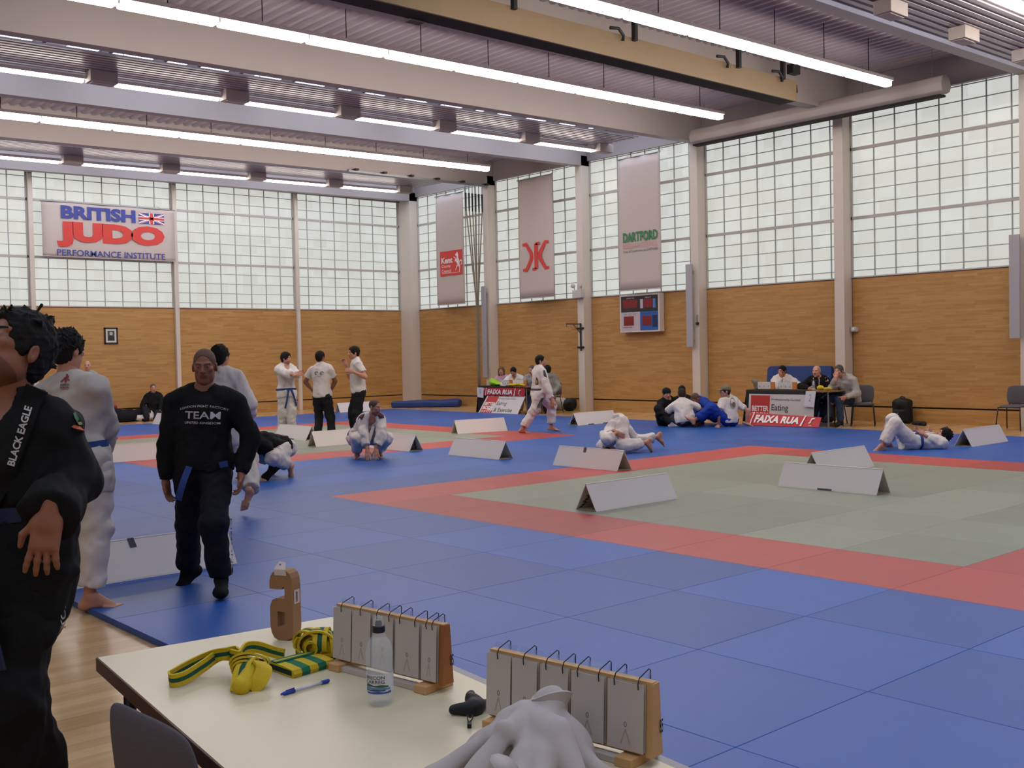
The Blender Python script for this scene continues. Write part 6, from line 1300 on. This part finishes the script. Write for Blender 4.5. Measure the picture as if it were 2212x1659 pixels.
# ================================================================ the judges' table in the foreground
TZ = .74
LAM = mat('laminate_cream', '#cfc4a2', .35, var=.02, vscale=3); EDGE = mat('edge_brown', '#4f2f28', .5); ALU = mat('edge_grey', '#83858a', .4)
ex = nrm([.82, -.09, 0]); ey = nrm([-.06, -1.15, 0]); ey = nrm(ey-ex*(ey @ ex)); TF = np.array([-5.29, -7.34, 0]); TW, TLn = .815, 2.05
T_ = lambda a, b, z: TF+ex*a+ey*b+Z_*z
t = thing('table', 'cream topped table in the foreground with brown front edge', 'table', T_(TW/2, TLn/2, 0))
MB().hexa([T_(.004, .003, TZ-.03), T_(TW-.03, .003, TZ-.03), T_(TW-.03, TLn, TZ-.03), T_(.004, TLn, TZ-.03), T_(.004, .003, TZ), T_(TW-.03, .003, TZ), T_(TW-.03, TLn, TZ), T_(.004, TLn, TZ)]).build('tabletop', LAM, t)
def tb(name, m, a0, a1, b0, b1, z0, z1): MB().hexa([T_(a0, b0, z0), T_(a1, b0, z0), T_(a1, b1, z0), T_(a0, b1, z0), T_(a0, b0, z1), T_(a1, b0, z1), T_(a1, b1, z1), T_(a0, b1, z1)]).build(name, m, t, bevel=.002)
tb('edge_strip', EDGE, -.002, .004, 0, TLn, TZ-.042, TZ-.0005); tb('edge_strip', EDGE, 0, TW-.03, -.002, .003, TZ-.042, TZ-.0005); tb('edge_strip', ALU, TW-.03, TW, -.002, TLn, TZ-.042, TZ-.001); tb('edge_strip', EDGE, 0, TW, TLn, TLn+.005, TZ-.042, TZ-.0005)
for a in (.07, TW-.09):
    for b in (.10, TLn-.1): MB().tube([T_(a, b, 0), T_(a, b, TZ-.03)], .019, 10).build('leg', CHM, t, smooth=True)
tb('apron', EDGE, .06, TW-.08, .10, .12, TZ-.10, TZ-.03)
on = lambda u, v, h=0.0: onz(u, v, TZ+h)
# numeral six of brown card, seen from behind
def six():
    CARDB = mat('kraft_card', '#9a7250', .7, var=.04, vscale=20); b = on(608, 1384); t = thing('cardboard_numeral', 'brown cardboard numeral six seen from behind on the table', 'numeral', b)
    fx = nrm(RH*.93+NH*.36); fn = np.cross(fx, Z_); w, h = .085, .225
    pts = [(0, .73), (.55, .73), (.57, .765), (.66, .765), (.66, .60), (.3, .60), (.1, .57), (0, .47), (0, .2), (.05, .10), (.16, .03), (.35, 0), (.7, 0), (.87, .03), (.97, .10), (1, .2), (1, .8), (.97, .89), (.89, .96), (.75, .995), (.35, 1), (.16, .97), (.05, .91), (0, .83)]; hole = [(.32, .19), (.66, .19), (.66, .41), (.32, .41)]
    cu = bpy.data.curves.new('n', 'CURVE'); cu.dimensions = '2D'; cu.fill_mode = 'BOTH'; cu.extrude = .024
    for p in (pts, hole):
        s = cu.splines.new('POLY'); s.points.add(len(p)-1); s.use_cyclic_u = True
        for q, (x, y) in zip(s.points, p): q.co = (x*w, y*h, 0, 1)
    ob = bpy.data.objects.new('n', cu); me = bpy.data.meshes.new_from_object(ob); bpy.data.objects.remove(ob); bpy.data.curves.remove(cu)
    o0 = b-fx*w*.5-fn*.028; vs = [o0+fx*v.co[0]+Z_*v.co[1]+fn*v.co[2] for v in me.vertices]; fs = [tuple(p.vertices) for p in me.polygons]; bpy.data.meshes.remove(me)
    MB().add(vs, fs).build('numeral_body', CARDB, t); P = lambda x, y, d: o0+fx*w*x+Z_*h*y+fn*d
    TAG = mat('price_tag', '#cdbfb6', .5); m = MB(); e = .0248
    q = P(1, .5, 0)+fx*.0012; m.add([q-fn*.016+Z_*h*.02, q+fn*.016+Z_*h*.02, q+fn*.016+Z_*h*.22, q-fn*.016+Z_*h*.22], [(0, 1, 2, 3)]); m.build('barcode_label', TAG, t)
    m = MB(); q2 = q+fx*.0008
    for k in range(9): z0 = h*(.05+.016*k); m.add([q2-fn*.004+Z_*z0, q2+fn*.006+Z_*z0, q2+fn*.006+Z_*(z0+h*.009), q2-fn*.004+Z_*(z0+h*.009)], [(0, 1, 2, 3)])
    m.build('barcode', INK, t)
    a = P(.42, 1.0, 0); m = MB(); m.add([a-fx*.014+fn*.026-Z_*.016, a+fx*.030+fn*.026-Z_*.016, a+fx*.026+fn*.024+Z_*.003, a+fx*.012+fn*.0+Z_*.022, a-fx*.012+fn*.0+Z_*.024, a-fx*.018+fn*.024+Z_*.003], [(0, 1, 2, 5), (5, 2, 3, 4)]); m.build('hang_tag', TAG, t)
    m = MB(); c = a+fn*.011+Z_*.0165; 
    for k in range(4): aa = k*1.57+.4; m.add([c+fx*.006*math.cos(aa)+Z_*.005*math.sin(aa)+fn*.003, c+fx*.0016*math.cos(aa+.9)+Z_*.0016*math.sin(aa+.9)+fn*.003, c+fn*.003, c+fx*.0016*math.cos(aa-.9)+Z_*.0016*math.sin(aa-.9)+fn*.003], [(0, 1, 2, 3)])
    m.build('tag_star', BLUEP, t)
six()
YG = [YEL, GRN]
def belt_a():
    b = on(537, 1470); t = thing('belt', 'knotted yellow belt with green stripe and long loop, left on the table', 'belt', b, 'yellow and green belts')
    p = smooth_path([on(534, 1440, .035), on(512, 1410, .045), on(486, 1412, .050), on(450, 1420, .038), on(405, 1440, .024), on(374, 1458, .021), on(366, 1464, .021), on(374, 1470, .021), on(402, 1462, .022), on(440, 1438, .030), on(478, 1414, .040), on(520, 1420, .045)])
    wd_ = [nrm(Z_+NH*.15+RH*.1*math.sin(i*.07)) for i in range(len(p))]; MB().ribbon(p, wd_, .036, .006).build('loop', YG, t, smooth=False)
    p = smooth_path([on(515, 1420, .05), on(530, 1400, .050), on(556, 1398, .042), on(590, 1408, .024), on(614, 1414, .019)]); MB().ribbon(p, [nrm(Z_+RH*.15)]*len(p), .034, .006).build('tail', YG, t, smooth=False)
    c = on(538, 1440, .035)
    for k in range(3):
        r = .046-.007*k; q = [c+RH*r*math.cos(a)*1.0+Z_*(.030*math.sin(a)+.008-.006*k)+NH*(.016*k-.012+.018*math.sin(a)) for a in np.linspace(-.5, 3.7, 20)]; MB().ribbon(q, [nrm(NH*.9+Z_*.35)]*20, .040, .006).build('wrap', YG, t, smooth=False)
    p = smooth_path([on(552, 1426, .060), on(540, 1425, .066), on(526, 1440, .055), on(520, 1470, .028), on(517, 1492, .006)]); MB().ribbon(p, [nrm(RH+Z_*.25)]*len(p), [.030+.001*min(i, 22) for i in range(len(p))], .007).build('end_fold', YG, t, smooth=False)
    p = smooth_path([on(560, 1430, .062), on(570, 1445, .050), on(560, 1470, .026), on(540, 1487, .008)]); MB().ribbon(p, [nrm(RH-Z_*.5)]*len(p), .045, .007).build('end_fold', [YEL, YEL], t, smooth=False)
    V, Fq = run([U(ell(on(538, 1450, .028), [RH, NH, Z_], [.042, .035, .030]), .02), U(cone(on(540, 1460, .028), on(522, 1484, .016), .030, .024), .02)], .005, (.003, 90, 3)); emit('knot', V, Fq, YEL, t)
belt_a()
def belt_b():
    b = on(690, 1400); t = thing('belt', 'bundled yellow belt with green stripe beside the cardboard numeral', 'belt', b, 'yellow and green belts'); c = on(688, 1388, .045)
    V, Fq = run([U(ell(c-Z_*.004, [RH, NH, Z_], [.052, .045, .040]), .02), U(ell(c+RH*.04-Z_*.016, [RH, NH, Z_], [.034, .035, .026]), .02)], .005, (.003, 90, 7)); emit('core', V, Fq, YEL, t)
    for (r, axu, axv, off, a0, a1, w) in ((.054, RH, Z_, NH*.018, -.4, 3.6, .040), (.050, NH, Z_, RH*.012, -.3, 3.3, .042), (.050, nrm(RH+NH*.5), nrm(Z_-RH*.2), -RH*.022+NH*.01, -.7, 3.5, .036), (.046, nrm(RH*.4+NH), Z_, RH*.045-Z_*.012, -.3, 3.2, .038)):
        nn = np.cross(axu, axv); q = [c+off+axu*r*math.cos(a)+axv*(.042*math.sin(a)) for a in np.linspace(a0, a1, 22)]; MB().ribbon(q, [nn]*22, w, .006).build('wrap', YG, t, smooth=False)
    q = [c+NH*.040+RH*(.016*math.cos(a)-.012)*(1+.12*a/6)+Z_*(.018*math.sin(a)*(1+.12*a/6)-.004) for a in np.linspace(0, 9, 30)]; MB().ribbon(q, [NH]*30, .036, .005).build('rolled_end', YG, t, smooth=False)
    p = smooth_path([c-RH*.048+Z_*.02+NH*.02, c-RH*.062-Z_*.01+NH*.022, c-RH*.045-Z_*.036+NH*.03, c-Z_*.040+NH*.035, c+RH*.05-Z_*.037+NH*.03, c+RH*.072-Z_*.030]); MB().ribbon(p, [nrm(NH*.5+Z_)]*len(p), .034, .006).build('tail', YG, t, smooth=False)
belt_b()
def folded():
    b = on(650, 1448); t = thing('folded_belt', 'folded belt with broad yellow and green stripes on the table', 'belt', b); A, B_, C_, D_ = on(578, 1446), on(634, 1466), on(722, 1440), on(668, 1424)
    for k in range(5):
        m = MB(); s0, s1 = k/5, (k+1)/5; L_ = lambda s: (A*(1-s)+D_*s, B_*(1-s)+C_*s)
        pr = []
        for s in (s0, s1):
            a, b2 = L_(s); hh_ = .026
            for x, z in ((0, .002), (.5, .001), (1, .001), (1.03, hh_*.45), (.98, hh_*.86), (.6, hh_), (.1, hh_*.96), (-.03, hh_*.5)): pr.append(a*(1-x)+b2*x+Z_*z)
        fs = [(i, (i+1) % 8, 8+(i+1) % 8, 8+i) for i in range(8)]; fs += ([tuple(range(8))[::-1]] if k == 0 else [])+([tuple(range(8, 16))] if k == 4 else [])
        m.add(pr, fs).build('stripe_band', YEL if k % 2 == 0 else mat('belt_bright_green', '#16684a', .75), t, bevel=.0)
    m = MB(); a, b2 = A, B_; q = -nrm(D_-A)*.0015; m.add([a*.97+b2*.03+Z_*.006+q, a*.06+b2*.94+Z_*.006+q, a*.06+b2*.94+Z_*.020+q, a*.95+b2*.05+Z_*.021+q], [(0, 1, 2, 3)]); m.build('open_end', mat('belt_inside', '#0d2a22', .9), t)
    f0 = A*.75+B_*.25+Z_*.028; f1 = D_*.75+C_*.25+Z_*.028; MB().ribbon([f0*(1-x)+f1*x for x in np.linspace(0, 1, 8)], [nrm(B_-A)]*8, .028, .004).build('flap', [MATS['belt_bright_green'], YEL], t, smooth=False)
folded()
def pen():
    a, b = on(607, 1500, .006), on(711, 1470, .006); t = thing('pen', 'blue capped ballpoint pen lying on the table', 'pen', (a+b)/2); dd = b-a; PB = mat('pen_blue', '#2438a0', .35)
    MB().tube([a, a+dd*.05, a+dd*.06, a+dd*.27], [.0028, .0042, .0052, .0058], 12).build('cap', PB, t, smooth=True); MB().tube([a+dd*.10+Z_*.006, a+dd*.27+Z_*.007], .0016, 6).build('clip', PB, t)
    MB().tube([a+dd*.27, a+dd*.84], .0042, 10).build('barrel', mat('pen_clear', '#c6c8d6', .2), t, smooth=True); MB().tube([a+dd*.27, a+dd*.84], .0016, 8).build('ink_tube', PB, t); MB().tube([a+dd*.84, a+dd*.97, b], [.0055, .0055, .004], 12).build('end_plug', PB, t, smooth=True)
pen()
def bottle():
    b = on(822, 1520); t = thing('water_bottle', 'clear water bottle with dark sports cap on the near table', 'bottle', b)
    pr = [(.020, .003), (.030, .001), (.0345, .008), (.0355, .03), (.0345, .034), (.0345, .086), (.0355, .090), (.0345, .098), (.0360, .106), (.0345, .114), (.0365, .122), (.0345, .130), (.0360, .138), (.0335, .150), (.029, .164), (.020, .176), (.0145, .184), (.0135, .192), (.0135, .196)]
    MB().lathe(pr, b, 40).build('bottle_body', PLASTIC, t, smooth=True); 
    MB().lathe([(r-.0016, z+.001) for r, z in pr[1:15]], b, 40).build('water', WATER, t, smooth=True)
    MB().lathe([(.0155, .188), (.0165, .190), (.0165, .204), (.0150, .206), (.0095, .2065), (.0085, .214), (.006, .219)], b, 24).build('cap', CAPM, t, smooth=False); MB().lathe([(.0150, .206), (.0125, .222), (.009, .229), (.001, .231)], b, 24, cap=False).build('cap_cover', PLASTIC, t, smooth=True)
    LB = mat('bottle_label', '#cfd2d6', .5); ang0 = math.atan2((CAM_C-b)[1], (CAM_C-b)[0]); S = lambda a, z, r=.0352: b+np.array([r*math.cos(ang0+a), r*math.sin(ang0+a), z])
    m = MB(); n = 24; m.add([S(-2.2+4.4*i/n, z) for z in (.034, .086) for i in range(n+1)], [(i, i+1, n+2+i, n+1+i) for i in range(n)]); m.build('label', LB, t, smooth=True)
    m = MB()
    for s, z0 in (('BRECON', .073), ('CARREG', .062)):
        vs, fs = text_geo(s, .006); m.add([S(-1.2+1.55*x, z0+.0088*y, .0356) for x, y in vs], fs)
    m.build('label_lettering', INK, t)
    for c, z0, z1, a0, a1, k in (('#3f5a48', .055, .060, -1.2, .65, 0), ('#5f86a6', .048, .054, -1.2, .8, 1), ('#2f4a72', .043, .047, -1.2, .4, 2), ('#38509a', .036, .041, -1.1, .9, 3)):
        m = MB(); m.add([S(a0+(a1-a0)*i/14, (z0 if r_ == 0 else z1)-.003*i/14*(k < 2)+.0012*math.sin(i*.8+k)*(r_), .0356) for r_ in (0, 1) for i in range(15)], [(i, i+1, 16+i, 15+i) for i in range(14)]); m.build('label_wave', mat('label_'+c[1:], c, .5), t)
bottle()
# flip scoreboards
PINE = mat('pine_wood', '#c49a66', .55, var=.08, vscale=25); PINED = mat('stained_end', '#9a5f30', .55, var=.08, vscale=25); WIRE = mat('ring_wire', '#1c1a1a', .4, metal=.5); SLV = mat('card_sleeve', '#bdb4ac', .35); FILM = mat('clear_film', '#d8dce4', .1, trans=.85, alpha=.45)
def flip(o, d, L_, label, endm, nums=True):
    d = nrm(d); n = np.cross(Z_, d); n = n if n @ NH > 0 else -n          # card side faces the scorers
    o = np.asarray(o, float); t = thing('flip_scoreboard', label, 'scoreboard', o+Z_*TZ, 'flip scoreboards'); Pn = lambda a, b_, z: o+d*a+n*b_+Z_*(TZ+z); H = .172; z0 = .022
    def hx(a0, a1, bt, bb, z_0, z_1, off=0.0): return [Pn(a0, off-bb, z_0), Pn(a1, off-bb, z_0), Pn(a1, off+bb, z_0), Pn(a0, off+bb, z_0), Pn(a0, off-bt, z_1), Pn(a1, off-bt, z_1), Pn(a1, off+bt, z_1), Pn(a0, off+bt, z_1)]
    MB().hexa(hx(.0, L_, .010, .018, z0, z0+H-.010)).build('backing_board', PINE, t); MB().hexa(hx(L_-.012, L_+.004, .012, .022, z0, z0+H-.012)).build('end_board', endm, t)
    for a in (.03, L_-.05): MB().hexa(hx(a-.022, a+.022, .055, .055, 0, z0)).build('foot_block', PINE, t, bevel=.002)
    MB().hexa(hx(.05, L_-.07, .014, .014, .001, .014, .03)).build('rail', SLV, t)
    ed = [(0, .075), (.08, .155), (.165, .245), (.255, .345), (.355, L_/.46*.46-.016 if L_ > .43 else L_-.016)]; sc = (L_-.014)/ed[-1][1]; 
    for k, (a0, a1) in enumerate(ed):
        a0 *= sc; a1 *= sc
        for j in range(4):
            e = .0030*j; m = MB(); tl = .0195+e; tt = .0118+e; q = [Pn(a0, tl, z0+.008), Pn(a1, tl, z0+.008), Pn(a1, tt, z0+H-.016), Pn(a0, tt, z0+H-.016)]; q2 = [p+n*.0012 for p in q]
            if j in (0, 3): m.hexa([q[0], q[1], q[2], q[3], q2[0], q2[1], q2[2], q2[3]]).build('score_card', SLV, t)
        face = lambda x, y: (Pn(a0, .0195+.0090+.0016, z0+.008)*(1-x)+Pn(a1, .0301, z0+.008)*x)*(1-y)+(Pn(a0, .0224, z0+H-.016)*(1-x)+Pn(a1, .0224, z0+H-.016)*x)*y
        m = MB(); vs, fs = text_geo('0', .0); sgn = np.cross(face(1, 0)-face(0, 0), face(0, 1)-face(0, 0)) @ n; fx = (lambda x: x) if sgn > 0 else (lambda x: 1-x)
        m.add([face(fx(.46+.10*x*(.085/(a1-a0))), .34+.085*y) for x, y in vs], fs); m.build('number', mat('pencil', '#6e6a6c', .7), t)
        m = MB(); m.add([face(.50, .32), face(.36, .08), face(.40, .08), face(.52, .29)], [(0, 1, 2, 3)]); m.add([face(.52, .32), face(.66, .10), face(.62, .10), face(.50, .29)], [(0, 1, 2, 3)]); m.build('pencil_mark', mat('pencil_light', '#a39b96', .7), t)
        m = MB(); q = [Pn(a0+.002, .010, z0+H-.03), Pn(a1-.002, .010, z0+H-.03), Pn(a1-.002, -.010, z0+H+.004), Pn(a0+.002, -.010, z0+H+.004)]; m.add(q, [(0, 1, 2, 3)]); m.build('clear_sleeve', FILM, t)
        for a in ([a0+.02, a1-.012] if k > 1 else [(a0+a1)/2]):
            p = [Pn(a, .026, z0+H-.026), Pn(a, .027, z0+H-.012), Pn(a, .020, z0+H-.001), Pn(a, -.018, z0+H+.010), Pn(a, -.024, z0+H+.006), Pn(a, -.024, z0+H-.014)]; MB().tube(p, .0013, 6).build('wire_ring', WIRE, t)
    m = MB(); put_text(m, '85', Pn(L_+.0046, -.008, .07), nrm(n*-1 if np.cross(-n, Z_) @ d > 0 else n), Z_, .014, .03, .01, lift=.001, n=d); m.build('pencil_mark', INK, t)
dv = ey
flip((-4.80, -7.95, 0), (.165, -.986, 0), .425, 'wooden flip scoreboard with blank cards behind the water bottle', PINED)
flip((-4.79, -8.635, 0), (.157, -.987, 0), .465, 'wooden flip scoreboard with blank cards behind the grey sweatshirt', PINE)
# black pouch and grey sweatshirt
b = on(1012, 1535); t = blob('pouch', 'small black cloth pouch with drawcord on the table', 'pouch', [U(ell(on(1028, 1516, .022), [nrm(RH*.9-NH*.3), NH, Z_], [.016, .036, .016]), .012), U(cone(on(1024, 1528, .018), on(1017, 1502, .026), .018, .013), .012), U(cone(on(1022, 1530, .016), on(980, 1532, .014), .020, .012), .012), U(cone(on(1026, 1528, .016), on(1048, 1520, .014), .018, .013), .012)], NYL, b, .0035, (.002, 120, 3))
MB().tube(smooth_path([on(1008, 1544, .012), on(1016, 1550, .010), on(1021, 1545, .012), on(1020, 1553, .008), on(1014, 1560, .005)]), .0016, 6).tube(smooth_path([on(1010, 1545, .012), on(1010, 1553, .008), on(1013, 1562, .005)]), .0016, 6).build('drawcord', NYL, t); MB().obox(on(1014, 1566, .006), RH, NH, Z_, .005, .009, .005).build('toggle', NYL, t, bevel=.001)
def sweatshirt():
    pk = on(1165, 1665); top = pk+Z_*.150; o = []; GR = mat('grey_marl', '#b5aea9', .9, spec=.15, var=.05, vscale=40, bump=.1, bscale=400)
    ends = [(935, 1680, .055), (985, 1740, .06), (1075, 1790, .07), (1180, 1790, .07), (1270, 1745, .06), (1320, 1690, .045), (1270, 1655, .05), (1010, 1650, .05), (1090, 1640, .05)]
    for i, (u, v, r) in enumerate(ends):
        e = on(u, v, .012); sft = RH*(.035*math.cos(i*2.3))+NH*.02*math.sin(i*1.7); m = (top*.55+e*.45)+Z_*.03*math.sin(i*1.9); o += [U(cone(top+sft-Z_*.02*(i % 3), m, .020, .022), .012), U(cone(m, e, .022, r*.5), .014)]
    o.append(U(ell(pk+Z_*.05, [RH, NH, Z_], [.12, .10, .075]), .03))
    b = pk; t = thing('sweatshirt', 'crumpled pale grey sweatshirt heaped on the table at bottom', 'sweatshirt', b)
    V, Fq = run(o, .005, (.012, 42, 8), cuts=[((0, 0, TZ+.001), (0, 0, -1))], smooth=1); emit('fabric', V, Fq, GR, t)
    c = top+RH*.03+Z_*.002; q = [c+RH*.034*math.cos(a)+NH*.024*math.sin(a)+Z_*(.010*math.sin(a*1.5)) for a in np.linspace(-.6, 4.4, 26)]; MB().ribbon(smooth_path(q, 2), [nrm(Z_+RH*.5*math.cos(a)) for a in np.linspace(-.6, 4.4, 51)], .036, .006).build('collar', [GR, GR], t, smooth=False)
    p = [on(1090, 1650, .13), on(1075, 1680, .10), on(1050, 1705, .06), on(1030, 1730, .03)]; MB().tube(smooth_path(p), [.030]*25, 10).build('sleeve', GR, t, smooth=True)
sweatshirt()
